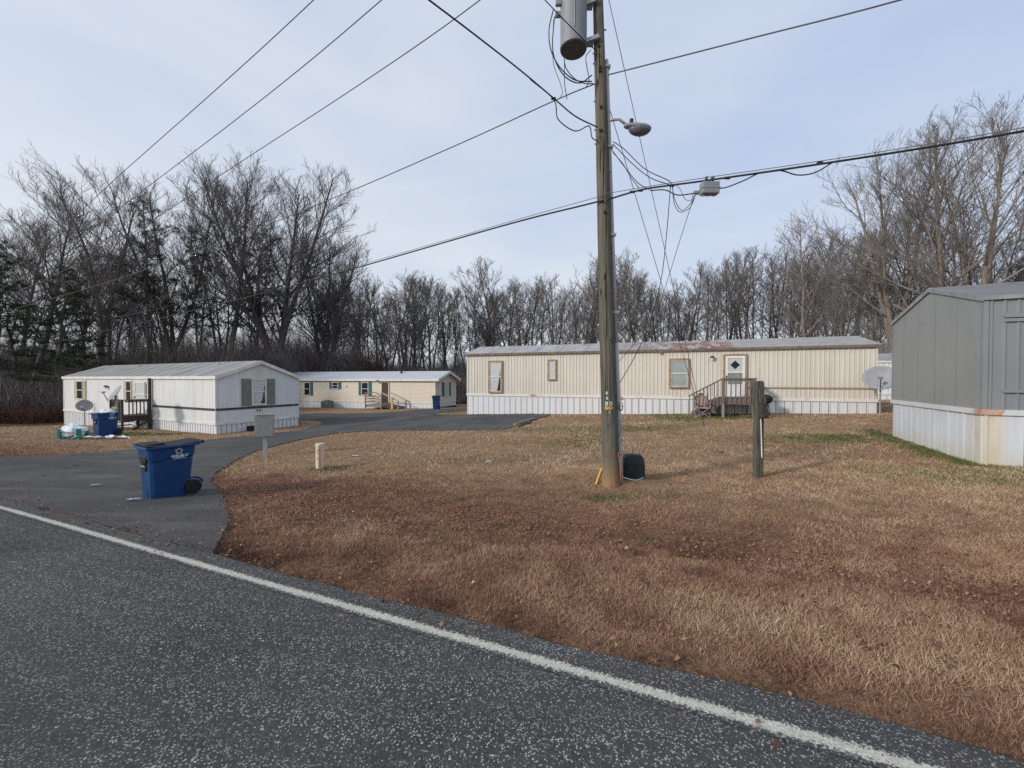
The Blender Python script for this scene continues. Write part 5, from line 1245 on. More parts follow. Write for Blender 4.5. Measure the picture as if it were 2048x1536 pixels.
# ------------------------------------------------------------------ wheeled bins
def make_bin(label, loc, rz, group='blue wheeled bins', h=1.0, logo=True, lid=True, overfull=False):
    """local: front (with notch) at -x, wheels at +x, sides at -y / +y"""
    t = thing('wheeled_bin', label, 'trash bin', loc, rz, group)
    b = MB()
    def ring(x0, x1, w, z, c=.05): return [(x0 + c, -w, z), (x1 - c, -w, z), (x1, -w + c, z), (x1, w - c, z), (x1 - c, w, z), (x0 + c, w, z), (x0, w - c, z), (x0, -w + c, z)]
    R_ = [ring(-.300, .235, .245, .0), ring(-.305, .24, .248, .03), ring(-.31, .27, .255, .18), ring(-.33, .315, .28, .72), ring(-.345, .33, .295, .735), ring(-.355, .345, .305, .90), ring(-.36, .36, .315, .93)]
    for r in R_: b.v += [(x, y, z * h) for x, y, z in r]
    for i in range(len(R_) - 1):
        for k in range(8): b.f.append((i * 8 + k, i * 8 + (k + 1) % 8, (i + 1) * 8 + (k + 1) % 8, (i + 1) * 8 + k))
    b.f.append(tuple(range(8))[::-1])
    # inner wall, so the open top reads as hollow
    i0 = len(b.v); inn = [ring(-.345, .345, .30, .93), ring(-.28, .2, .22, .10)]
    for r in inn: b.v += [(x, y, z * h) for x, y, z in r]
    for k in range(8): b.f.append((i0 + k, i0 + (k + 1) % 8, i0 + 8 + (k + 1) % 8, i0 + 8 + k))
    for k in range(8): b.f.append((48 + k, 48 + (k + 1) % 8, i0 + (k + 1) % 8, i0 + k))
    b.f.append(tuple(i0 + 8 + k for k in range(8)))
    b.build('body', M['bin_blue'], t, bevel=.012)
    rim = MB(); z0, z1 = .925 * h, .965 * h
    A0, A1, Wd_ = -.41, .40, .345
    rim.box(A0, -.335, -Wd_, Wd_, z0, z1); rim.box(.345, A1, -Wd_, Wd_, z0, z1); rim.box(-.335, .345, -Wd_, -.295, z0, z1); rim.box(-.335, .345, .295, Wd_, z0, z1)
    rim.build('rim', M['bin_rim'], t, bevel=.008)
    # grab notch, catch bar and vertical channel in the front
    MB().box(-.352, -.30, -.09, .09, .52 * h, .66 * h).build('catch_pocket', M['black_plastic'], t)
    MB().box(-.362, -.30, -.155, .155, .67 * h, .80 * h).build('grab_pocket', M['black_plastic'], t, bevel=.02)
    MB().tube([(-.35, -.10, .60 * h), (-.35, .10, .60 * h)], .013, 8).build('catch_bar', M['galv'], t)
    MB().box(-.315, -.28, -.085, .085, .0, .50 * h).build('front_channel', mat_bindark, t, bevel=.01)
    MB().hexa([(-.1 - .24, -.302, .70 * h), (-.16, -.275, .66 * h), (-.16, -.26, .66 * h), (-.1 - .24, -.26, .70 * h), (-.34, -.302, .735 * h), (-.1, -.30, .735 * h), (-.1, -.26, .735 * h), (-.34, -.26, .735 * h)]).build('side_lug', M['bin_blue'], t, bevel=.008)
    for sy in (-1, 1):
        w = MB(); n = 26; yy = sorted((sy * .235, sy * .305)); cx, cz, r = .295, .135, .135
        for y in yy:
            for k in range(n): a = 2 * math.pi * k / n; w.v.append((cx + r * math.cos(a), y, cz + r * math.sin(a)))
        for k in range(n): w.f.append((k, (k + 1) % n, n + (k + 1) % n, n + k))
        w.f += [tuple(range(n)), tuple(range(2 * n - 1, n - 1, -1))]
        wo = w.build('wheel', M['black_plastic'], t, bevel=.012)
        hb_ = MB(); yh = sorted((sy * .30, sy * .315))
        for y in yh:
            for k in range(12): a = 2 * math.pi * k / 12; hb_.v.append((cx + .05 * math.cos(a), y, cz + .05 * math.sin(a)))
        for k in range(12): hb_.f.append((k, (k + 1) % 12, 12 + (k + 1) % 12, 12 + k))
        hb_.f += [tuple(range(12)), tuple(range(23, 11, -1))]
        hb_.build('hub', M['black_plastic'], wo)
    ar = MB()
    for k in range(9):
        a = R(20 + k * 20)
        for rr_ in (.150, .19): ar.v += [(.295 + rr_ * math.cos(a), -.272, .135 + rr_ * math.sin(a)), (.295 + rr_ * math.cos(a), -.25, .135 + rr_ * math.sin(a))]
    for k in range(8): q = 4 * k; ar.f += [(q, q + 2, q + 6, q + 4), (q + 2, q + 3, q + 7, q + 6), (q, q + 4, q + 5, q + 1)]
    ar.build('wheel_arch', M['bin_blue'], t)
    MB().tube([(.295, -.24, .135), (.295, .24, .135)], .012, 8).build('axle', M['galv'], t)
    if lid:
        MB().tube([(.43, -.30, .95 * h), (.46, -.30, .965 * h), (.46, .30, .965 * h), (.43, .30, .95 * h)], .016, 8).build('handle', M['black_plastic'], t)
        # black lid lying ajar: low dome at front, sagging to the rear
        ld = MB(); nx_ = 10
        for i in range(nx_ + 1):
            f = i / nx_; x = -.40 + .86 * f; zz = (.970 + .028 * max(0, 1 - f * 2.4) + .030 * max(0, f - .55) * 2) * h
            for y, dz in ((-.325, -.006), (-.26, .0), (.26, .0), (.325, -.006)): ld.v.append((x, y, zz + dz))
            for y, dz in ((-.325, -.020), (-.26, -.014), (.26, -.014), (.325, -.020)): ld.v.append((x, y, zz + dz))
        for i in range(nx_):
            q = 8 * i
            for k in range(3): ld.f += [(q + k, q + k + 1, q + 9 + k, q + 8 + k), (q + 4 + k, q + 12 + k, q + 13 + k, q + 5 + k)]
            ld.f += [(q, q + 8, q + 12, q + 4), (q + 3, q + 7, q + 15, q + 11)]
        ld.f += [(0, 4, 5, 1), (1, 5, 6, 2), (2, 6, 7, 3), (80, 81, 85, 84), (81, 82, 86, 85), (82, 83, 87, 86)]
        ld.build('lid', M['black_plastic'], t, bevel=0)
        MB().box(-.37, -.10, -.22, .22, .985 * h, 1.01 * h).build('lid_panel', M['black_plastic'], t, bevel=.008)
    if logo:
        yl = -.307; em = MB(); cx, cz, rr0 = .075, .845 * h, .055
        for k in range(5):
            a0 = R(90 + 72 * k); c = (cx + .036 * math.cos(a0), cz + .036 * math.sin(a0))
            arc = [a0 - 2.2 + j * 4.4 / 10 for j in range(11)]
            b0 = len(em.v)
            for a in arc:
                for r in (.012, .020): 
                    for y in (yl - .001, yl + .006): em.v.append((c[0] + r * math.cos(a) * 1.0, y, c[1] + r * math.sin(a)))
            for j in range(10):
                q = b0 + 4 * j; em.f += [(q, q + 2, q + 6, q + 4), (q + 1, q + 5, q + 7, q + 3), (q, q + 4, q + 5, q + 1), (q + 2, q + 3, q + 7, q + 6)]
        em.build('emblem', M['white_print'], t, fix=False)
        for body, sz, z in (('REPUBLIC', .052, .755), ('SERVICES', .026, .732), ('republicservices.com', .020, .710)):
            o = textmesh('lettering', body, sz * 1.15, M['white_print'], .001, .25 if sz > .03 else 0, .0012 if sz > .03 else .0004)
            o.location = (cx + .01, yl + .002, z * h); o.rotation_euler = (math.pi / 2 + R(-2.0), 0, 0); o.parent = t
    return t
mat_bindark = mat_mix('bin_blue_channel', (.006, .030, .10), (.008, .036, .115), 5, rough=.5, bstr=0)
bp1 = ground(336, 990, .03); z1_ = bp1.z; print('bin depth', bp1.y)
BIN1 = make_bin('blue wheeled bin standing nearest on the drive mouth, lid ajar', (bp1.x, bp1.y, z1_), R(58)); BIN1.scale = [bp1.y * 116 / 800 / 1.08] * 3
bp2 = ground(212, 871); BIN2 = make_bin('blue wheeled bin overfilled beside the dark porch of the white home', (bp2.x, bp2.y, H(bp2.x, bp2.y)), R(68), lid=False, h=1.0)
bp3 = ground(873, 818.5); BIN3 = make_bin('blue wheeled bin at the corner of the tan home', (bp3.x, bp3.y - .1, H(bp3.x, bp3.y) + .02), R(95), h=1.12)

def lumpy(name, label, c, sx, sy, sz, m, cat, seed, parent=None, rough=.25):
    rg = random.Random(seed); mb = MB(); n, k_ = 12, 8
    for i in range(k_ + 1):
        ph = math.pi * i / k_
        for j in range(n):
            a = 2 * math.pi * j / n; r = 1 + rg.uniform(-rough, rough) * (0 < i < k_)
            mb.v.append((c[0] + sx * r * math.sin(ph) * math.cos(a), c[1] + sy * r * math.sin(ph) * math.sin(a), c[2] + sz * r * math.cos(ph)))
    for i in range(k_):
        for j in range(n): mb.f.append((i * n + j, i * n + (j + 1) % n, (i + 1) * n + (j + 1) % n, (i + 1) * n + j))
    o = mb.build(name, m, parent)
    if label: tag(o, label, cat)
    return o
zz = H(bp2.x, bp2.y) + .97
lumpy('trash_bag', 'crumpled white bag heaped on the overfilled blue bin', (bp2.x + .1, bp2.y, zz + .03), .28, .22, .13, M['white_cloth'], 'bag', 3)
lumpy('cardboard_scrap', 'small tan carton on top of the overfilled bin', (bp2.x + .28, bp2.y + .1, zz + .16), .12, .10, .08, M['pale_wood'], 'carton', 8)

# junk on the grass beyond the drive: teal frame and plastic sheets
jp = ground(147, 878); junk = thing('storage_rack', 'toppled teal plastic rack lying on the lawn', 'rack', (jp.x, jp.y, H(jp.x, jp.y)), R(15))
for x in (-.30, .30):
    MB().box(x - .05, x + .05, -.25, .25, .0, .08).build('side_frame', M['teal_plastic'], junk); MB().box(x - .05, x + .05, -.25, -.17, .08, .42).build('side_frame', M['teal_plastic'], junk)
    MB().box(x - .05, x + .05, .17, .25, .08, .42).build('side_frame', M['teal_plastic'], junk)
MB().box(-.25, .25, -.24, .24, .02, .05).build('shelf', M['teal_plastic'], junk)
MB().box(-.26, .26, -.235, -.20, .34, .39).build('shelf', M['white_cloth'], junk)
lumpy('plastic_bag', 'bulging white plastic bag stuffed in the teal rack', (jp.x, jp.y, jp.z + .33), .42, .28, .25, M['white_cloth'], 'bag', 11)
def sheet(name, label, c, w, d, h, seed, m, rz=0):
    rg = random.Random(seed); mb = MB(); n, k_ = 14, 8
    hh = [[abs(math.sin(i * .9 + rg.random())) * math.sin(j * .8 + 1) * h + rg.uniform(0, h * .5) + .012 for i in range(n + 1)] for j in range(k_ + 1)]
    cs, sn = math.cos(rz), math.sin(rz)
    for top in (1, 0):
        for j in range(k_ + 1):
            for i in range(n + 1):
                u_ = (i / n - .5) * w; v_ = (j / k_ - .5) * d * (1 - .6 * i / n); x = c[0] + u_ * cs - v_ * sn; y = c[1] + u_ * sn + v_ * cs
                mb.v.append((x, y, H(x, y) + max(.01, hh[j][i]) + (.006 if top else 0)))
    o_ = (n + 1) * (k_ + 1)
    for j in range(k_):
        for i in range(n):
            q = j * (n + 1) + i; mb.f += [(q, q + 1, q + n + 2, q + n + 1), (o_ + q, o_ + q + n + 1, o_ + q + n + 2, o_ + q + 1)]
    o = mb.build(name, m, fix=False); return tag(o, label, 'litter')
sheet('plastic_sheet', 'long crumpled white plastic sheet trailing toward the bin', (jp.x + 1.0, jp.y + .15, 0), 1.8, .5, .10, 4, M['white_cloth'], R(8))
for i, (px, py, w, lb) in enumerate([(710, 913, .18, 'crumpled white paper scrap on the leafy lawn'), (978, 925, .14, 'torn white paper scrap on the open lawn'), (268, 1006, .16, 'bent white straw wrapper on the drive'), (194, 976, .12, 'white scrap on the drive'), (312, 868, .3, 'pale board scrap in front of the dark porch')]):
    p = ground(px, py); sheet('paper_scrap', lb, (p.x, p.y, 0), w, w * .45, .018, 20 + i, M['white_cloth'], R(20 * i))['group'] = 'paper scraps on the ground'
    if i in (2, 3): bpy.context.scene.collection.objects[-1].location.z += .032

# ------------------------------------------------------------------ satellite dishes
def dish(label, base, h, r, face, tilt, mast_r=.03, rx=1.0, m='dish', group='satellite dishes', lnb=True):
    """face: compass angle the bowl looks to (radians, 0=+y, clockwise), tilt: up angle"""
    t = thing('satellite_dish', label, 'satellite dish', base, 0, group)
    MB().tube([(0, 0, -.2), (0, 0, h)], mast_r, 10).build('mast', M['galv'], t)
    Rm = Matrix.Rotation(-face, 4, 'Z') @ Matrix.Rotation(tilt, 4, 'X')   # local +y looks out
    c = Vector((0, 0, h + r * .45))
    mb = MB(); n, k_ = 32, 6
    for side in (0, 1):
        for i in range(k_ + 1):
            f = max(i / k_, .01)
            for j in range(n):
                a = 2 * math.pi * j / n
                p = Vector((r * rx * f * math.cos(a), .18 * r * f * f - (.012 if side else 0), r * f * math.sin(a))); mb.v.append(tuple(c + Rm @ p))
    o_ = n * (k_ + 1)
    for i in range(k_):
        for j in range(n):
            q = i * n + j; q2 = i * n + (j + 1) % n; mb.f += [(q, q2, q2 + n, q + n), (o_ + q, o_ + q + n, o_ + q2 + n, o_ + q2)]
    for j in range(n): q = k_ * n + j; q2 = k_ * n + (j + 1) % n; mb.f.append((q, q2, o_ + q2, o_ + q))
    mb.build('reflector', M[m], t, smooth=True, fix=False)
    MB().bar((0, 0, h - .06), tuple(c + Rm @ Vector((0, -.02, -.1 * r))), .08, .08).build('bracket', M['galv'], t)
    if lnb:
        e = c + Rm @ Vector((0, r * .95, -r * .35)); s = c + Rm @ Vector((0, .10, -r * .9))
        MB().tube([s, e], .014, 8).build('feed_arm', M['black_plastic'], t)
        MB().box(e.x - .05, e.x + .05, e.y - .05, e.y + .05, e.z - .03, e.z + .06).build('feed_horn', M['galv'], t, bevel=.01)
        MB().bar(e + Vector((-.16, 0, .05)), e + Vector((.03, 0, .05)), .03, .02).build('feed_crossbar', M['galv'], t)
    return t
q = ground(1761, 829); 
D = 15.0; base = at(1760, 827, D); base.z = H(base.x, base.y)
dish('large grey dish on a mast between the beige and grey homes', base, at(1757, 768, D).z - base.z, .47, R(222), R(20), rx=1.12, mast_r=.028)
q1 = ground(170, 852); dish('smaller dish facing the drive, nearest the end of the white home', (q1.x, q1.y, H(q1.x, q1.y)), 1.05, .33, R(150), R(5), rx=1.15)
q2 = ground(197, 868); q2 = Vector((q2.x, q2.y + .8, 0)); dish('tilted dish seen edge on behind the overfilled bin', (q2.x, q2.y, H(q2.x, q2.y)), 1.55, .42, R(215), R(32), mast_r=.045)

# ------------------------------------------------------------------ camp chair, grill, heat pump
cpos = ground(1406, 829); cpos = at(1404, 832, cpos.y - 1.0); cd = thing('camp_chair', 'folding camp chair with peach quilted back below the porch stairs', 'chair', (cpos.x, cpos.y, H(cpos.x, cpos.y)), R(-18))
for a, b_ in (((-.28, -.22, 0), (.26, -.16, .42)), ((.28, -.22, 0), (-.26, -.16, .42)), ((-.28, .22, 0), (.26, .22, .42)), ((.28, .22, 0), (-.26, .22, .42)), ((-.28, -.22, 0), (-.27, .24, .42)), ((.28, -.22, 0), (.27, .24, .42))):
    MB().tube([a, b_], .013, 8).build('leg', M['galv'], cd)
for x in (-.27, .27):
    MB().tube([(x, .22, .40), (x * .95, .32, .98)], .013, 8).build('back_post', M['black_plastic'], cd)
    MB().tube([(x, -.2, .40), (x, -.22, .62)], .012, 8).build('arm_post', M['galv'], cd); MB().bar((x, -.24, .63), (x, .25, .60), .07, .03).build('arm_rest', M['canvas'], cd)
MB().box(-.25, .25, -.22, .22, .39, .42).build('seat', M['peach'], cd, bevel=.01)
bk = MB(); n = 7
for k in range(5):
    z0 = .44 + k * .115; w = .155 if k < 4 else .12
    MB().hexa([(-w, .20 + k * .018, z0), (w, .20 + k * .018, z0), (w, .25 + k * .018, z0), (-w, .25 + k * .018, z0), (-w, .218 + k * .018, z0 + .105), (w, .218 + k * .018, z0 + .105), (w, .268 + k * .018, z0 + .105), (-w, .268 + k * .018, z0 + .105)]).build('back_pad', M['peach'], cd, bevel=.012)
for s in (-1, 1): MB().hexa([(s * .16, .22, .42), (s * .27, .20, .42), (s * .27, .24, .42), (s * .16, .25, .42), (s * .16, .30, .9), (s * .24, .30, .85), (s * .24, .33, .85), (s * .16, .33, .9)]).build('back_side', M['canvas'], cd)
gx_, gz_ = bp(1532, 818, -1.0); gw = toworld(beige, gx_, -1.0); grl = thing('kettle_grill', 'black kettle grill behind the lone wooden post', 'grill', (gw[0], gw[1], H(gw[0], gw[1])))
MB().lathe([(.03, .52), (.15, .55), (.225, .64), (.235, .70)], n=24).build('bowl', M['black_plastic'], grl, smooth=True)
MB().lathe([(.24, .705), (.23, .76), (.16, .86), (.03, .90)], n=24).build('lid', M['black_plastic'], grl, smooth=True)
for k in range(3):
    a = 2.1 * k + .5; MB().tube([(.12 * math.cos(a), .12 * math.sin(a), .58), (.30 * math.cos(a), .30 * math.sin(a), 0)], .012, 6).build('leg', M['black_plastic'], grl)
MB().bar((.22, 0, .80), (.36, 0, .80), .03, .02).build('handle', M['black_plastic'], grl)
ax, az = tp(654, 812, -.8); aw = toworld(tan, ax, -.75); hpz = H(aw[0], aw[1])
hpmp = thing('heat_pump', 'green grey heat pump unit beside the tan home wall', 'air conditioner', (aw[0], aw[1], hpz), tan.rotation_euler.z)
MB().box(-.42, .42, -.38, .38, .06, .74).build('cabinet', M['ac'], hpmp, bevel=.02); MB().box(-.48, .48, -.44, .44, -.1, .055).build('pad', M['pale_wood'], hpmp)
for k in range(9): MB().box(-.40, .40, -.395, -.381, .12 + k * .065, .15 + k * .065).build('louvre', M['ac'], hpmp)
MB().lathe([(.30, .742), (.30, .78), (.1, .80)], n=20).build('fan_guard', M['black_plastic'], hpmp)

# parking log at the lot's far corner
lg = [ground(1029, 852), ground(1048, 845.5), ground(1066, 839.5)]
tag(MB().tube([p + Vector((0, 0, .05)) for p in lg], [.06, .07, .055], 9).build('landscape_timber', M['deck_grey']), 'old grey timber lying at the edge of the paved lot', 'timber')
lg = [ground(1036, 855), ground(1062, 846)]
tag(MB().bar(lg[0] + Vector((0, 0, .03)), lg[1] + Vector((0, 0, .05)), .07, .05).build('landscape_timber', M['deck_dark']), 'dark broken board beside the old timber', 'timber')
for i, (px, py) in enumerate([(1300, 1084), (995, 1054), (740, 945), (905, 1000), (1100, 1120), (468, 1098), (1440, 905), (652, 913)]): pass

# ------------------------------------------------------------------ trees
class TB:
    """collects tapered branch tubes with numpy"""
    def __init__(s): s.V = []; s.F = []; s.n = 0
    def tube(s, P, r, k):
        P = np.asarray(P); m = len(P); d = np.gradient(P, axis=0); d /= np.linalg.norm(d, axis=1, keepdims=True) + 1e-9
        ref = np.where(np.abs(d[:, 2:3]) > .9, np.array([[1., 0, 0]]), np.array([[0, 0, 1.]]))
        if abs(d[0, 2]) > .9 or (np.abs(d[:, 2]) > .9).any(): ref = np.tile(np.array([[1., .2, 0]]), (m, 1))
        e = np.cross(d, ref); e /= np.linalg.norm(e, axis=1, keepdims=True) + 1e-9; g = np.cross(d, e)
        a = np.arange(k) * 2 * math.pi / k
        R_ = P[:, None] + (e[:, None] * np.cos(a)[None, :, None] + g[:, None] * np.sin(a)[None, :, None]) * np.asarray(r)[:, None, None]
        s.V.append(R_.reshape(-1, 3)); i = np.arange(m - 1)[:, None] * k; j = np.arange(k)[None]; j2 = (j + 1) % k
        s.F.append(np.stack([i + j, i + j2, i + k + j2, i + k + j], -1).reshape(-1, 4) + s.n); s.n += m * k
    def mesh(s, name, m): return npmesh(name, np.concatenate(s.V), np.concatenate(s.F), m, 4, link=False)

def gen_tree(seed, Ht=18.0, r0=.20, base=.42, spread=.33, rise=.8, nl=20, n2=8, n3=6, n4=4, twig=.011, top=.9, fork=0, wig=.05, bark=None, twm=None, round_=1.0, am=1.0):
    rg = np.random.RandomState(seed); tr = TB(); cr = TB()
    def path(p, d, L_, m, wander, up):
        P = [np.array(p, float)]; d = np.array(d, float); d /= np.linalg.norm(d)
        for i in range(m):
            d = d + rg.randn(3) * wander + np.array([0, 0, up]); d /= np.linalg.norm(d); P.append(P[-1] + d * L_ / m)
        return np.array(P)
    def kid_dir(d, ang, az):
        ref = np.array([0, 0, 1.]) if abs(d[2]) < .9 else np.array([1., 0, 0]); e = np.cross(d, ref); e /= np.linalg.norm(e); g = np.cross(d, e)
        return d * math.cos(ang) + (e * math.cos(az) + g * math.sin(az)) * math.sin(ang)
    stems = []
    def stem(p, d, L_, r, m, b0, up=.02):
        P = path(p, d, L_, m, wig, up); t = np.linspace(0, 1, m + 1); rr = r * (1 - t * .93) ** .85 + .012; rr[0] *= 1.25 if p[2] < .1 else 1
        stems.append((P, rr, b0)); tr.tube(P, rr, 9)
    if fork:
        hf = Ht * base * .75; P = path((0, 0, -.3), (0, 0, 1), hf + .3, 6, .02, .02); tr.tube(P, np.linspace(r0 * 1.3, r0 * .95, 7), 9)
        for k in range(fork):
            a = 2 * math.pi * k / fork + rg.rand(); d = (math.cos(a) * .24, math.sin(a) * .24, 1)
            stem(P[-1] - np.array([0, 0, .15]), d, Ht * (1 - base * .75) * rg.uniform(.85, 1.02), r0 * .68, 10, .12, .03)
    else: stem((0, 0, -.3), (rg.randn() * .02, rg.randn() * .02, 1), Ht + .3, r0, 14, base)
    def sub(P, rr, level, count, L_, ang):
        m = len(P) - 1
        for i in range(count):
            f = (i + rg.uniform(.2, .9)) / count; f = .15 + .85 * f; q = f * m; a = min(int(q), m - 1); p = P[a] + (P[a + 1] - P[a]) * (q - a)
            d = P[a + 1] - P[a]; d = d / np.linalg.norm(d); r_ = (rr[a] + (rr[a + 1] - rr[a]) * (q - a))
            dd = kid_dir(d, ang * rg.uniform(.7, 1.3), rg.rand() * 6.28); dd[2] += .22
            l = L_ * (1.1 - .5 * f) * rg.uniform(.6, 1.25)
            if level == 2:
                Q = path(p, dd, l, 4, .12, .06); r2 = np.linspace(max(r_ * .62, twig * 1.6), twig * 1.1, 5); cr.tube(Q, r2, 4); sub(Q, r2, 3, n3, l * .55, .66)
            elif level == 3:
                Q = path(p, dd, l, 3, .14, .07); r2 = np.linspace(max(min(r_ * .7, twig * 2), twig * 1.15), twig * .75, 4); cr.tube(Q, r2, 3); sub(Q, r2, 4, n4, l * .62, .65)
            else:
                Q = path(p, dd, l, 2, .14, .08); cr.tube(Q, np.array([twig * .8, twig * .62, twig * .35]), 3)
    for (P, rr, b0) in stems:
        m = len(P) - 1; cnt = max(4, int(nl / max(1, len(stems)))); H_ = Ht * (1 - b0)
        for i in range(cnt):
            f = (i + rg.rand()) / cnt; g = b0 + (1 - b0) * f * top; q = g * m; a = min(int(q), m - 1); p = P[a] + (P[a + 1] - P[a]) * (q - a)
            d = P[a + 1] - P[a]; d = d / np.linalg.norm(d); r_ = rr[a] + (rr[a + 1] - rr[a]) * (q - a)
            ang = (.95 - .42 * f) * am * rg.uniform(.75, 1.2); l = Ht * spread * (math.sqrt(max(.03, 1 - (f * .97) ** (2 * round_))) * .92 + .08) * rg.uniform(.82, 1.06)
            Q = path(p, kid_dir(d, ang, i * 2.4 + rg.rand()), l, 6, .10, rise * .13); r2 = np.linspace(max(r_ * .5, twig * 2.4), twig * 1.3, 7); cr.tube(Q, r2, 5)
            sub(Q, r2, 2, n2, l * .5, .68)
        Q = P[-3:]; sub(Q, rr[-3:], 2, n2, Ht * .13, .5)
    # dead stubs low on the trunk
    for k in range(5):
        P, rr, b0 = stems[0]; q = rg.uniform(.15, max(.2, b0)) * (len(P) - 1) if not fork else rg.uniform(.05, .3) * (len(P) - 1); a = int(q); p = P[a]; az = rg.rand() * 6.28
        Q = path(p, (math.cos(az), math.sin(az), .15), rg.uniform(.5, 1.8), 3, .15, 0.0); cr.tube(Q, np.array([.03, .022, .015, .006]), 4)
    mz = max(v[:, 2].max() for v in cr.V); mxr = np.percentile(np.concatenate([np.hypot(v[:, 0], v[:, 1]) for v in cr.V]), 98)
    for q in (tr, cr):
        for v in q.V: v[:, 2] *= Ht / mz
    return tr.mesh('trunk', bark), cr.mesh('crown', twm)

def gen_pine(seed, Ht=17.0, r0=.17, base=.45, spread=.20, clumps=230, nn=34, bark=None, nm=None):
    rg = np.random.RandomState(seed); tr = TB(); m = 12; P = np.cumsum(np.vstack([[0, 0, -.3], np.tile([0, 0, (Ht + .3) / m], (m, 1)) + rg.randn(m, 3) * [.10, .10, 0]]), 0)
    rr = r0 * (1 - np.linspace(0, 1, m + 1) * .92) + .01; tr.tube(P, rr, 9); tips = []
    nb = 34
    for i in range(nb):
        f = (i + rg.rand()) / nb; q = (base + (1 - base) * f * .97) * m; a = min(int(q), m - 1); p = P[a] + (P[a + 1] - P[a]) * (q - a); az = i * 2.4 + rg.rand()
        l = Ht * spread * (1 - .75 * f ** 1.4) * rg.uniform(.55, 1.2) * (1 if rg.rand() > .2 else .5); d = np.array([math.cos(az), math.sin(az), .05 + .5 * f]); Q = [p]
        for k in range(4): d = d + rg.randn(3) * .10 + np.array([0, 0, .05]); d /= np.linalg.norm(d); Q.append(Q[-1] + d * l / 4)
        Q = np.array(Q); tr.tube(Q, np.linspace(.045, .012, 5), 4)
        for k in range(max(2, int(l * 3.4))):
            t = rg.uniform(.35, 1.02); q = t * 3.99; a2 = min(int(q), 3); c = Q[a2] + (Q[a2 + 1] - Q[a2]) * (q - a2) + rg.randn(3) * [.16, .16, .10] * l * .35; tips.append(c)
    tips.append(P[-1]); tips = np.array(tips)
    tips = np.repeat(tips, 2, 0) + rg.randn(len(tips) * 2, 3) * [.22, .22, .12]
    C = np.repeat(tips, nn, 0); N_ = len(C); d = rg.randn(N_, 3); d[:, 2] = np.abs(d[:, 2]) * .9 + .1; d /= np.linalg.norm(d, axis=1, keepdims=True)
    L_ = rg.uniform(.16, .34, (N_, 1)); s_ = np.cross(d, rg.randn(N_, 3)); s_ /= np.linalg.norm(s_, axis=1, keepdims=True); w = .013
    C = C + rg.randn(N_, 3) * .07
    V = np.stack([C - s_ * w, C + s_ * w, C + d * L_], 1).reshape(-1, 3); FA = np.arange(len(V)).reshape(-1, 3)
    return tr.mesh('trunk', bark), npmesh('crown', V, FA, nm, 3, link=False)

VAR = {}
SH = dict(far0='rounded', far1='narrow', far2='wide', far3='high', thin0='sparse', thin1='wispy', dark0='narrow', big0='forked', big1='spreading', big2='twin', fan='rounded', warm0='spreading', warm1='forked', warm2='bushy')
GLM = ('tall bare trees beyond the white home', 'sunlit bare trees beyond the grey home', 'bare trees of the wood behind the homes')
LABP = ('tall front row', 'half hidden farther', 'shorter slim', 'dark thicket', 'thicket tree')
def var(key, fn, *a, **k): VAR[key] = fn(*a, **k)
# tall open forest hardwoods (far row), rounder ones, the big ones by the lot and the warm lit ones at the other side
for i in range(4): var('far%d' % i, gen_tree, 10 + i, 17, .17, [.34, .42, .28, .48][i], [.30, .25, .34, .24][i], .5, 15, 6, 5, 3, .011, .93, bark=M['bark_far'], twm=M['twig_far'], wig=.045)
var('thin0', gen_tree, 31, 15, .10, .45, .20, .5, 11, 5, 4, 3, .011, .95, bark=M['bark_far'], twm=M['twig_far'], wig=.05)
var('thin1', gen_tree, 32, 13, .085, .35, .22, .5, 11, 5, 4, 3, .011, .95, bark=M['bark_far'], twm=M['twig_far'], wig=.07)
var('fan', gen_tree, 48, 22, .30, .20, .34, .55, 52, 9, 7, 4, .009, .80, fork=4, bark=M['bark_dark'], twm=M['twig_dark'], wig=.03, round_=1.5, am=.80)
var('big0', gen_tree, 41, 22, .30, .30, .36, .6, 28, 8, 7, 3, .008, .9, fork=3, bark=M['bark_dark'], twm=M['twig_dark'], wig=.05, round_=1.2)
var('big1', gen_tree, 42, 22, .27, .38, .36, .6, 24, 8, 7, 3, .008, .93, bark=M['bark_dark'], twm=M['twig_dark'], wig=.045)
var('big2', gen_tree, 43, 22, .25, .40, .36, .6, 24, 8, 7, 3, .008, .93, fork=2, bark=M['bark_dark'], twm=M['twig_dark'], wig=.06)
var('dark0', gen_tree, 44, 18, .15, .40, .28, .6, 15, 6, 6, 3, .009, .93, bark=M['bark_dark'], twm=M['twig_dark'], wig=.05)
var('warm0', gen_tree, 51, 20, .28, .30, .40, .6, 25, 8, 7, 3, .008, .93, bark=M['bark_sunlit'], twm=M['twig_sunlit'], wig=.055)
var('warm1', gen_tree, 52, 20, .30, .28, .40, .6, 28, 8, 7, 3, .008, .9, fork=3, bark=M['bark_sunlit'], twm=M['twig_sunlit'], wig=.06, round_=1.2)
var('warm2', gen_tree, 53, 16, .16, .26, .32, .6, 18, 7, 6, 3, .009, .93, bark=M['bark_sunlit'], twm=M['twig_sunlit'], wig=.06)
var('pine0', gen_pine, 61, 17, .16, .45, .20, bark=M['bark_dark'], nm=M['pine'])
var('pine1', gen_pine, 62, 12, .11, .25, .20, bark=M['bark_dark'], nm=M['pine'])
print('tree faces', {k: (len(a_.polygons), len(b_.polygons)) for k, (a_, b_) in VAR.items()})
VH = dict(fan=22, far0=17, far1=17, far2=17, far3=17, thin0=15, thin1=13, big0=22, big1=22, big2=22, dark0=18, warm0=20, warm1=20, warm2=16, pine0=17, pine1=12)
CH = {'pine': 'pine_tree'}
def grow(P, m):
    c = P.mean(0); return c + (P - c) * (1 + m / np.linalg.norm(P - c, axis=1, keepdims=True))
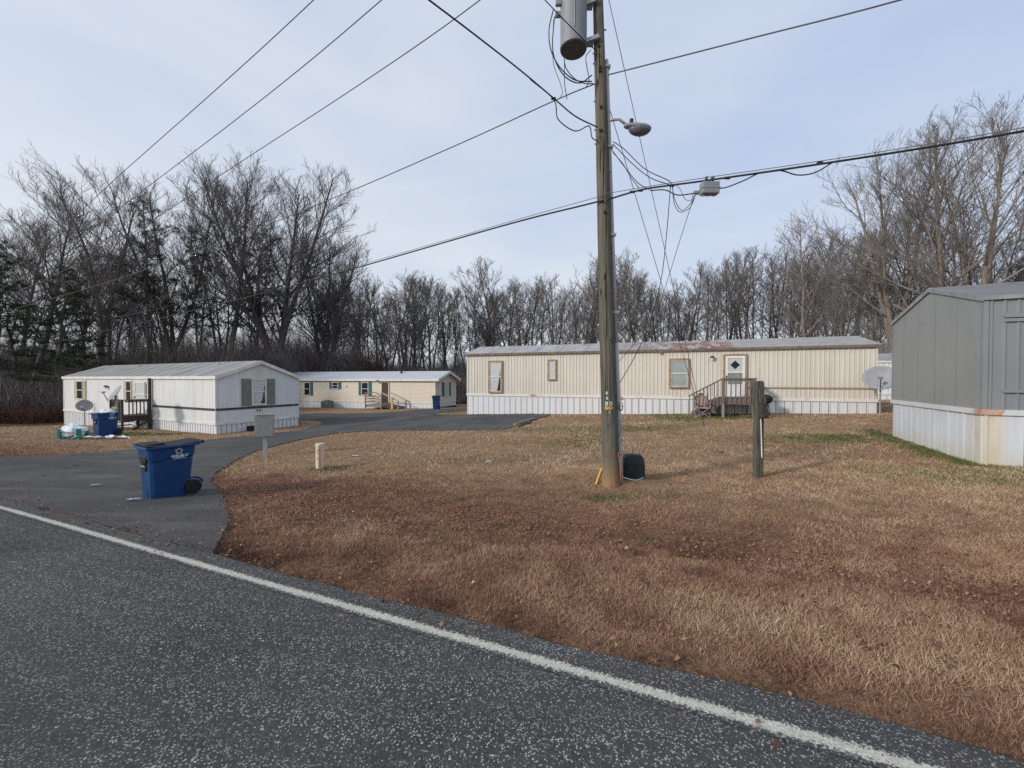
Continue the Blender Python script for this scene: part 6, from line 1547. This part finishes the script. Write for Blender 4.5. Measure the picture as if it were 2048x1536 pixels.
HFT = [grow(np.array([toworld(rt, *c)[:2] for c in ((0, -2), (l_, -2), (l_, w_ + .5), (0, w_ + .5))]), 1.6) for rt, l_, w_ in ((beige, LB, 3.9), (white, LW, 3.95), (tan, LT, 4.3), (grey, LG, 3.92), (back1, 14, 3.9), (back2, 16, 4.2))]
def tree(key, x, y, h, rz, label, group, name=None, wide=1.0, tilt=0.0):
    for P in HFT:
        if inpoly(np.array([x]), np.array([y]), P)[0]: x, y = x + 1.5, y + 9.0
    tm, cm = VAR[key]; s = h / VH[key]
    label = label.replace('bare tree above', 'bare tree, %s crown, above' % SH[key]).replace('bare tree around', 'bare tree, %s crown, around' % SH[key]).replace('bare tree beside the beige', 'bare tree, %s crown, beside the beige' % SH[key]).replace('thicket tree ', 'thicket tree, %s crown, ' % SH[key]) if group in (GLM if 'GLM' in globals() else ()) and key in SH and label.startswith(LABP) else label
    t = thing(name or ('pine_tree' if key.startswith('pine') else 'bare_tree'), label, 'tree', (x, y, H(x, y) - .05), rz, group)
    t.scale = (s * wide, s * wide, s); t.rotation_euler = (tilt, 0, rz)
    for nm, me in (('trunk', tm), ('crown', cm)):
        o = bpy.data.objects.new(nm, me); COL.objects.link(o); o.parent = t
    return t
TR = random.Random(77)
def tpx(px, topy, d):                       # position and height from where the tree stands in the photo
    p = at(px, 700, d); g = H(p.x, p.y); tz = at(px, topy, d).z; return p.x, p.y, tz - g
def named(key, px, topy, d, label, group=None, wide=1.0, rz=None, tilt=0.0):
    x, y, h = tpx(px, topy, d); return tree(key, x, y, h, TR.uniform(0, 6.28) if rz is None else rz, label, group, wide=wide, tilt=tilt)
GL = 'tall bare trees beyond the white home'
named('big1', 58, 365, 33, 'tall bare tree with straight dark trunk and fan crown at the picture edge', GL, 1.05)
named('big2', 205, 325, 36, 'tall bare tree forking above the end of the white home', GL, 1.0)
named('big0', 350, 345, 45, 'bare tree with spreading limbs beside the pine above the white roof', GL, .85)
named('big1', 445, 282, 45, 'tallest bare tree, rising behind the white home gable', GL, .85)
named('fan', 556, 300, 47, 'broad rounded bare tree above the gap between white and tan homes', GL, 1.12)
named('fan', 648, 450, 52, 'lower bare tree on the shoulder of the broad rounded crown', GL, 1.1)
named('pine0', 292, 392, 40, 'tall ragged pine between bare trees above the white home', 'pines at the wood edge', 1.0)
named('pine0', 392, 455, 43, 'shorter pine half hidden by bare branches', 'pines at the wood edge', .9)
named('pine0', 515, 468, 48, 'dark pine crown behind the broad rounded tree', 'pines at the wood edge', 1.2)
named('pine1', 122, 530, 30, 'low wide pine between the two tall edge trees', 'pines at the wood edge', 1.7)
named('pine0', -10, 470, 31, 'pine standing at the very edge of the woods', 'pines at the wood edge', 1.2)
named('pine1', 40, 560, 36, 'small pine in the shade of the edge trees', 'pines at the wood edge', 1.6)
named('pine1', 178, 600, 34, 'small pine just above the white home far end', 'pines at the wood edge', 1.5)
GR = 'sunlit bare trees beyond the grey home'
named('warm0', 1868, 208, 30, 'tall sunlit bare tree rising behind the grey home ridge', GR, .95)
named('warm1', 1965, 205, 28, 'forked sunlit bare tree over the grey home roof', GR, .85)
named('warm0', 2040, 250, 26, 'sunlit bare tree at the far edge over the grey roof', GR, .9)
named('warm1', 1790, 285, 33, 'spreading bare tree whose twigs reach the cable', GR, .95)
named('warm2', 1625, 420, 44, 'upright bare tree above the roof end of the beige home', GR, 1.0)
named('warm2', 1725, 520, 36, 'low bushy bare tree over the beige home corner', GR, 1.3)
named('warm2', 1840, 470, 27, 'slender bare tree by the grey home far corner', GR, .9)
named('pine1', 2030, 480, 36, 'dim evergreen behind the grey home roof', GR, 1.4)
GM = 'bare trees of the wood behind the homes'
named('far2', 978, 505, 60, 'tall rounded bare tree standing above the gap beside the beige home', GM, 1.25)
named('far0', 1100, 540, 58, 'bare tree with layered branches above the beige roof start', GM, 1.1)
named('far2', 1190, 500, 56, 'bare tree mostly hidden behind the utility pole', GM, 1.1)
named('far0', 1262, 488, 52, 'bare tree with dense rounded top just beyond the pole', GM, 1.25)
named('far1', 1038, 556, 62, 'bare tree filling the dip over the first curtained window', GM, 1.15)
named('far2', 1068, 562, 64, 'bare tree over the roof between the two narrow windows', GM, 1.1)
named('far3', 1022, 566, 66, 'high branched bare tree next to the tall rounded one', GM, 1.2)
# the row of the wood: outline of its tops taken along the photo
tops = [(690, 548), (760, 556), (830, 545), (890, 552), (940, 560), (1010, 552), (1060, 566), (1130, 560), (1200, 530), (1290, 530), (1340, 560), (1400, 530), (1450, 510), (1530, 490), (1580, 520), (1640, 470), (1700, 440), (1760, 400), (1850, 380), (1950, 330), (2048, 330), (2300, 300)]
def topat(px): 
    for (a, b), (c, d) in zip(tops, tops[1:]):
        if a <= px <= c: return b + (d - b) * (px - a) / (c - a)
    return tops[0][1] if px < tops[0][0] else tops[-1][1]
def lab_at(px, row):
    for hi, w in ((700, 'above the tan home windows'), (780, 'above the tan home porch'), (860, 'above the tan home roof vent'), (935, 'beside the beige home'), (1010, 'above the first curtained window'), (1120, 'above the small beige home window'),
                  (1250, 'around the utility pole'), (1330, 'above the beige wall just past the pole'), (1400, 'above the blind covered window'), (1500, 'above the diamond window door'), (1600, 'above the plain beige wall past the porch'), (1700, 'above the brown wall trim strip'), (9999, 'above the beige roof end')):
        if px < hi: return '%s bare tree %s' % (row, w)
px = 640
while px < 1720:
    d = TR.uniform(56, 68); x, y, h = tpx(px, topat(px) + TR.uniform(-14, 26), d)
    tree(TR.choice(['far0', 'far1', 'far2', 'far3', 'thin0']), x, y, h, TR.uniform(0, 6.28), lab_at(px, 'tall front row'), GM, wide=TR.uniform(.85, 1.2), tilt=TR.uniform(-.03, .03)); px += TR.uniform(10, 18)
for lo, hi, d0, d1, n, dy, row in ((640, 1750, 70, 98, 72, 14, 'half hidden farther'), (640, 1750, 50, 66, 36, 60, 'shorter slim')):
    for k in range(n):
        px = TR.uniform(lo, hi); d = TR.uniform(d0, d1); x, y, h = tpx(px, topat(px) + TR.uniform(0, 40) + dy, d)
        tree(TR.choice(['far1', 'far3', 'thin0', 'thin1', 'thin1']), x, y, h, TR.uniform(0, 6.28), lab_at(px, row), GM, wide=TR.uniform(.8, 1.15), tilt=TR.uniform(-.05, .05))
# thickets on either side
lab_l = 'dark bare tree in the thicket beyond the white home'
for k in range(32):
    px = TR.uniform(-160, 690); d = TR.uniform(34, 52) if px < 180 else TR.uniform(43, 58); x, y, h = tpx(px, (TR.uniform(420, 600) if px < 560 else TR.uniform(520, 620)), d)
    if d < 48 and px > 540: d = TR.uniform(48, 62)
    if d < 37 and 350 < px < 690 or px > 540: d += 2 if d > 40 else 8; x, y, h = tpx(px, TR.uniform(520, 600), d)
    tree(TR.choice(['dark0', 'dark0', 'big1', 'dark0', 'big2']), x, y, h, TR.uniform(0, 6.28), 'dark thicket tree ' + ('above the brown brush bank' if px < 130 else 'above the cream shuttered windows' if px < 300 else 'above the white roof middle' if px < 430 else 'above the white home gable' if px < 560 else 'above the tan home far end'), GL, wide=TR.uniform(.75, 1.1))
lab_r = 'bare tree in the thicket beyond the grey home'
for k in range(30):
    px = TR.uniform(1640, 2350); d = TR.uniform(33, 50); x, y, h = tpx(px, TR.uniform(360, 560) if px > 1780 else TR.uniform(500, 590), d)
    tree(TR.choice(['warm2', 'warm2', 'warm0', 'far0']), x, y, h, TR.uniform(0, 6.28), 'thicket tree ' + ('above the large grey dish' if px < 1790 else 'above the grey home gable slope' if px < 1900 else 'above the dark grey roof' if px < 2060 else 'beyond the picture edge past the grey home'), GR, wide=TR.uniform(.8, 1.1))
def far_woods(name, label, n, seed):
    rg = np.random.RandomState(seed); tb = TB()
    for i in range(n):
        d = rg.uniform(88, 150); px = rg.uniform(-400, 2450); x = (px - 1024) / F * d; y = d; z0 = H(x, y) - .2; h = rg.uniform(13, 19) * (1 if px > 700 else 1.15)
        P = np.array([[x + rg.randn() * .25 * k, y + rg.randn() * .25 * k, z0 + h * k / 5] for k in range(6)]); rr = np.linspace(rg.uniform(.12, .22), .03, 6); tb.tube(P, rr, 4)
        for k in range(46):
            f = rg.uniform(.3, .99); a = rg.rand() * 6.28; q = f * 5; j = min(int(q), 4); p = P[j] + (P[j + 1] - P[j]) * (q - j); l = h * .20 * math.sqrt(1 - f * .8) * rg.uniform(.6, 1.2)
            e = p + np.array([math.cos(a) * .6, math.sin(a) * .6, .8]) * l; tb.tube(np.array([p, (p + e) / 2 + rg.randn(3) * .15, e]), [.04, .03, .012], 3)
            for _ in range(4):
                t = rg.uniform(.3, 1); s_ = p + (e - p) * t; tb.tube(np.array([s_, s_ + rg.randn(3) * .5 + np.array([0, 0, .7])]), [.022, .010], 3)
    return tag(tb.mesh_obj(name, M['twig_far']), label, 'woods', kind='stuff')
TB.mesh_obj = lambda s, name, m: npmesh(name, np.concatenate(s.V), np.concatenate(s.F), m, 4)
far_woods('far_woods', 'hazy mass of bare woods far behind the nearer trees', 190, 3)
# undergrowth: one tangled mass
def thicket(name, label, spots, m, n, hgt, seed, leafy=0.0, w=.010):
    rg = np.random.RandomState(seed); V = []
    for (cx, cy, rx, ry, k, hh) in spots:
        kk = int(n * k); bx = cx + (rg.rand(kk) * 2 - 1) * rx; by = cy + (rg.rand(kk) * 2 - 1) * ry; bz = Hn(bx, by)
        st = 9; bx = np.repeat(bx, st) + rg.randn(kk * st) * .35; by = np.repeat(by, st) + rg.randn(kk * st) * .35; bz = np.repeat(bz, st); q = len(bx)
        zz0 = rg.rand(q) ** 1.3 * hh * hgt * .8; L_ = rg.uniform(.4, 1.5, q) * hh * .55; a = rg.rand(q) * 6.28; t = rg.uniform(0, 1.0, q)
        d = np.stack([np.cos(a) * np.sin(t), np.sin(a) * np.sin(t), np.cos(t)], 1); P = np.stack([bx, by, bz + zz0], 1); s_ = np.cross(d, rg.randn(q, 3)); s_ /= np.linalg.norm(s_, axis=1, keepdims=True)
        V.append(np.stack([P - s_ * w, P + s_ * w, P + d * L_[:, None]], 1).reshape(-1, 3))
        if leafy:
            ql = int(q * leafy); ii = rg.randint(0, q, ql); c = np.stack([bx[ii] + rg.randn(ql) * .5, by[ii] + rg.randn(ql) * .5, bz[ii] + rg.rand(ql) * hh * hgt], 1); e = rg.randn(ql, 3) * .045; f = rg.randn(ql, 3) * .045
            V.append(np.stack([c, c + e, c + f], 1).reshape(-1, 3))
    V = np.concatenate(V); return tag(npmesh(name, V, np.arange(len(V)).reshape(-1, 3), m, 3), label, 'undergrowth', kind='stuff')
thicket('undergrowth', 'dark tangled brush under the trees beyond the white home', [(-38, 33, 12, 4.5, 1.1, 3.0), (-28, 34.5, 6, 3, .7, 3.2), (-20, 50, 14, 3, 1.1, 3.4), (-52, 36, 10, 6, .7, 3), (-45, 46, 22, 5, 1.8, 6.5), (-32, 50, 14, 4, 1.2, 6.5)], M['twig_dark'], 2400, 1.0, 5, .25, .014)
thicket('undergrowth', 'brown brush at the foot of the wood behind the homes', [(-12, 66, 20, 8, 1.6, 5.0), (16, 68, 20, 8, 1.6, 5.0), (40, 62, 18, 8, 1.4, 5.0), (-10, 56, 16, 4, .8, 3.2), (12, 56, 16, 5, .8, 3.6)], M['twig_far'], 2200, 1.1, 6, .3, .018)
thicket('undergrowth', 'sunlit brush behind the beige and grey homes', [(30, 31, 8, 4, 1, 3.0), (24, 36, 8, 3, .8, 3.5)], M['twig_sunlit'], 1600, 1.1, 7, .2, .014)
thicket('undergrowth', 'russet beech leaves still hanging in the thicket', [(-26.5, 47, 3.5, 2, .6, 8.5), (-18, 49, 3, 2, .4, 6.5)], M['russet'], 1800, .9, 8, 1.6, .003)
thicket('undergrowth', 'low rusty bramble bank at the lawn edge beyond the white home', [(-37, 27.5, 6, 1.4, .8, 1.0)], M['russet'], 1500, 1.0, 9, 1.0, .010)
thicket('undergrowth', 'dull evergreen shrubs low in the wood', [(-2.5, 52, 3, 1.5, .35, 5.0), (22, 47, 6, 2, .5, 5.0), (6, 52, 3, 2, .3, 4.0)], M['pine'], 1500, .9, 12, 2.2, .012)

# ------------------------------------------------------------------ grass, leaves
HF = []
for rt, Ln_, Wd_ in ((beige, LB, 3.9), (white, LW, 3.95), (tan, LT, 4.3), (grey, LG, 3.92), (back1, 14, 3.9)):
    HF.append(np.array([toworld(rt, *c)[:2] for c in ((0, 0), (Ln_, 0), (Ln_, Wd_), (0, Wd_))]))
def free(x, y, marg=0.0):
    s = sperp(x, y); ok = s > .22 + marg
    ok &= ~inpoly(x, y, DP)
    for P in HF: ok &= ~inpoly(x, y, P)
    return ok
rng = np.random.RandomState(11)
def sample_view(n, dmin, dmax, power=1.0, xr=1.5):
    """ground points ahead of the camera, spread evenly over the area of the band"""
    d = np.sqrt(rng.rand(n) * (dmax ** 2 - dmin ** 2) + dmin ** 2) if power == 1 else dmin + (dmax - dmin) * rng.rand(n) ** power
    x = (rng.rand(n) * 2 - 1) * xr * d; return x, d
def free2(x, y):
    n = vnoise(x, y, .22, 41); s = sperp(x, y); ok = s > .24 - .13 * n * (rng.rand(len(x)) ** .5); i = np.nonzero(ok & inpoly(x, y, DP))[0]
    ok[i] &= segdist(x[i], y[i], DP) < .11 * n[i] * rng.rand(len(i))
    for P in HF: ok &= ~inpoly(x, y, P)
    return ok
def blades(name, label, bands, m, colorf, cat='grass', lean_=1.15):
    V = []; T = []
    for (n, d0, d1, hgt, wid, nb, spread, pw) in bands:
        x, y = sample_view(n, d0, d1, pw); k = free(x, y, .0); x = x[k]; y = y[k]
        x = np.repeat(x, nb) + rng.randn(len(x) * nb) * spread; y = np.repeat(y, nb) + rng.randn(len(y) * nb) * spread
        k = free2(x, y); x = x[k]; y = y[k]; c, hs = colorf(x, y); k = hs > 0; x, y, c, hs = x[k], y[k], c[k], hs[k]
        z = Hn(x, y) - .004 + .028 * (inpoly(x, y, DP) | (sperp(x, y) < .2)); nn = len(x); a = rng.rand(nn) * 2 * math.pi; l = hgt * hs * (.5 + rng.rand(nn)); tl_ = rng.rand(nn) * .85 + .32
        w = wid * (.6 + .8 * rng.rand(nn)); ta = rng.rand(nn) * 2 * math.pi
        dx, dy = np.cos(a), np.sin(a)
        p1 = np.stack([x - dy * w, y + dx * w, z], 1); p2 = np.stack([x + dy * w, y - dx * w, z], 1)
        tx = np.cos(ta) * np.sin(tl_ * 1.2) * l; ty = np.sin(ta) * np.sin(tl_ * 1.2) * l; tz = np.cos(tl_ * 1.2) * l
        p3 = np.stack([x + tx, y + ty, z + tz + .004], 1)
        V.append(np.stack([p1, p2, p3], 1).reshape(-1, 3)); T.append(np.repeat(c, 3))
    V = np.concatenate(V); T = np.concatenate(T); FA = np.arange(len(V)).reshape(-1, 3)
    o = npmesh(name, V, FA, m, 3, attrs={'tint': T}); tag(o, label, cat, kind='stuff'); print(name, len(FA)); return o
def drycol(x, y):
    s = sperp(x, y); g = greenf(x, y)
    n1 = vnoise(x, y, .9, 1); n2 = vnoise(x, y, .25, 2); n3 = vnoise(x, y, 3.0, 3)
    red = redf(x, y)
    c = .66 - .22 * red + .38 * (n1 - .5) + .40 * (n2 - .5) + .30 * (n3 - .5) + rng.randn(len(x)) * .13
    pale = blob(x, y, 1.45, 2.55, .36, .16) + blob(x, y, 2.6, 3.75, 1.2, .12) + .6 * blob(x, y, .2, 4.0, .5, .2)
    c = c + .16 * pale
    hs = .8 + .6 * n1 + .3 * pale + .25 * np.exp(-((s - .9) / .6) ** 2)
    hs = np.where(g > .45 + .5 * rng.rand(len(x)), 0, hs)
    hs = np.where(woodf(x, y) > rng.rand(len(x)), 0, hs)
    edge = np.exp(-((s - .28) / .16) ** 2); c = c - .25 * edge - .10 / (1 + np.exp((s - 3.0) / .45)) * (1 - .8 * np.clip(pale, 0, 1)) - .06 * np.exp(-(s / .9) ** 2)
    bare = vnoise(x, y, .6, 9) < .25 * np.exp(-((s - .35) / .3) ** 2) * 2
    hs = np.where(bare, hs * .6, hs)
    return np.clip(c, 0, 1), hs
blades('dry_grass', 'short dormant brown lawn grass covering the lot', [
    (22000, 1.2, 4.2, .029, .0026, 14, .034, 1), (30000, 3.8, 8.5, .036, .0040, 9, .05, 1), (26000, 8, 16, .048, .007, 5, .07, 1), (22000, 15, 34, .06, .016, 3, .12, 1)], M['grass'], drycol)
def greencol(x, y):
    g = greenf(x, y); h = np.where(g > .12 + .45 * rng.rand(len(x)), .9 + .5 * rng.rand(len(x)), 0)
    tuft = sum(blob(x, y, cx, cy, .09) for cx, cy in TUFT); h = np.where(tuft > .3, 1.5, h)
    return rng.rand(len(x)), h
TUFT = [(p.x, p.y) for p in (ground(a, b) for a, b in ((1300, 1084), (995, 1054), (780, 980), (920, 1000), (740, 945), (468, 1098), (1440, 905), (652, 915), (1118, 1140), (860, 1090), (1250, 1000)))]
blades('green_grass', 'patches of fresh green grass by the homes and pole', [(30000, 4, 10, .05, .0045, 8, .04, 1), (40000, 9, 26, .06, .010, 8, .07, 1), (2500, 2.5, 5, .04, .003, 8, .03, 1)], M['grass_green'], greencol)

def leaves(name, label, bands, m, densf, cat='leaves', size=(.018, .042)):
    V = []; T = []
    for (n, d0, d1, sc) in bands:
        x, y = sample_view(n, d0, d1); k = (rng.rand(n) < densf(x, y)) & free(x, y, -.12); x = x[k]; y = y[k]; nn = len(x)
        z = Hn(x, y) + .004 + rng.rand(nn) * .022; L_ = (size[0] + (size[1] - size[0]) * rng.rand(nn)) * sc; Wd_ = L_ * (.45 + .3 * rng.rand(nn))
        a = rng.rand(nn) * 2 * math.pi; tx = rng.randn(nn) * .5; curl = rng.rand(nn) ** .7 * 1.1
        ca, sa = np.cos(a), np.sin(a)
        # leaf: stem end, two lobed sides, tip, over a raised midrib (6 points, 4 triangles)
        loc = [(-.5, 0, 0), (-.1, .5, 1), (.28, .34, .8), (.55, 0, .15), (.22, -.38, .8), (-.12, -.5, 1)]
        P = []
        for (u_, v_, c_) in loc:
            ux = u_ * L_; vx = v_ * Wd_; zz_ = np.abs(v_) * Wd_ * curl * 1.3 + ux * np.sin(tx) * .5 + vx * np.sin(tx * 1.7) * .5
            P.append(np.stack([x + ux * ca - vx * sa, y + ux * sa + vx * ca, z + np.maximum(zz_ + .01, -.006)], 1))
        P = np.stack(P, 1); V.append(P.reshape(-1, 3)); T.append(np.repeat(np.clip(.38 + .2 * rng.randn(nn) + .3 * (rng.rand(nn) > .97), 0, 1), 6))
    V = np.concatenate(V); T = np.concatenate(T); nl_ = len(V) // 6; b = np.arange(nl_)[:, None] * 6
    FA = np.concatenate([b + np.array([0, 1, 5]), b + np.array([1, 2, 5]), b + np.array([2, 4, 5]), b + np.array([2, 3, 4])])
    # order is by triangle kind, harmless
    o = npmesh(name, V, FA, m, 3, attrs={'tint': T}); tag(o, label, cat, kind='stuff'); print(name, nl_); return o
def leafd(x, y):
    s = sperp(x, y); d = .9 * np.exp(-((s - 2.45) / .42) ** 2) * np.clip((x + 4) / 3, .3, 1) + .8 * blob(x, y, -3.4, 6.4, 2.0, 1.5) + .5 * blob(x, y, -2.6, 5.2, 2.4, .8) + .35 * blob(x, y, 3.6, 6.4, 1.2, .5) + .10 / (1 + np.exp((s - 4.2) / .5))
    d = d * (.35 + .9 * vnoise(x, y, .5, 21)) + .045
    return np.clip(d, 0, 1)
leaves('fallen_leaves', 'fallen brown oak leaves gathered in the shallow ditch', [(60000, 2, 8, 1.0), (60000, 7, 14, 1.25)], M['leaves'], leafd)
_free = free
def free(x, y, marg=0.0):
    s = sperp(x, y); near = segdist(x, y, DP)
    on = (inpoly(x, y, DP) & (rng.rand(len(x)) < np.exp(-near / .22) * .8) & (s > .2)) | ((s > -.5) & (s < .25) & (rng.rand(len(x)) < .22 * np.exp(-np.abs(s - .2) / .12)))
    return on
_H0 = Hn
def Hn(x, y): return _H0(x, y) + .034
leaves('fallen_leaves', 'stray brown leaves blown onto the asphalt edges', [(60000, 1.5, 9, .9), (60000, 9, 22, 1.3)], M['leaves'], lambda x, y: np.full(len(x), .5))
Hn = _H0; free = _free
leaves('grit', 'pale grit and pine needles along the road edge', [(1, 2, 3, 1)], M['litter'], lambda x, y: np.zeros(len(x)) + 1) if False else None
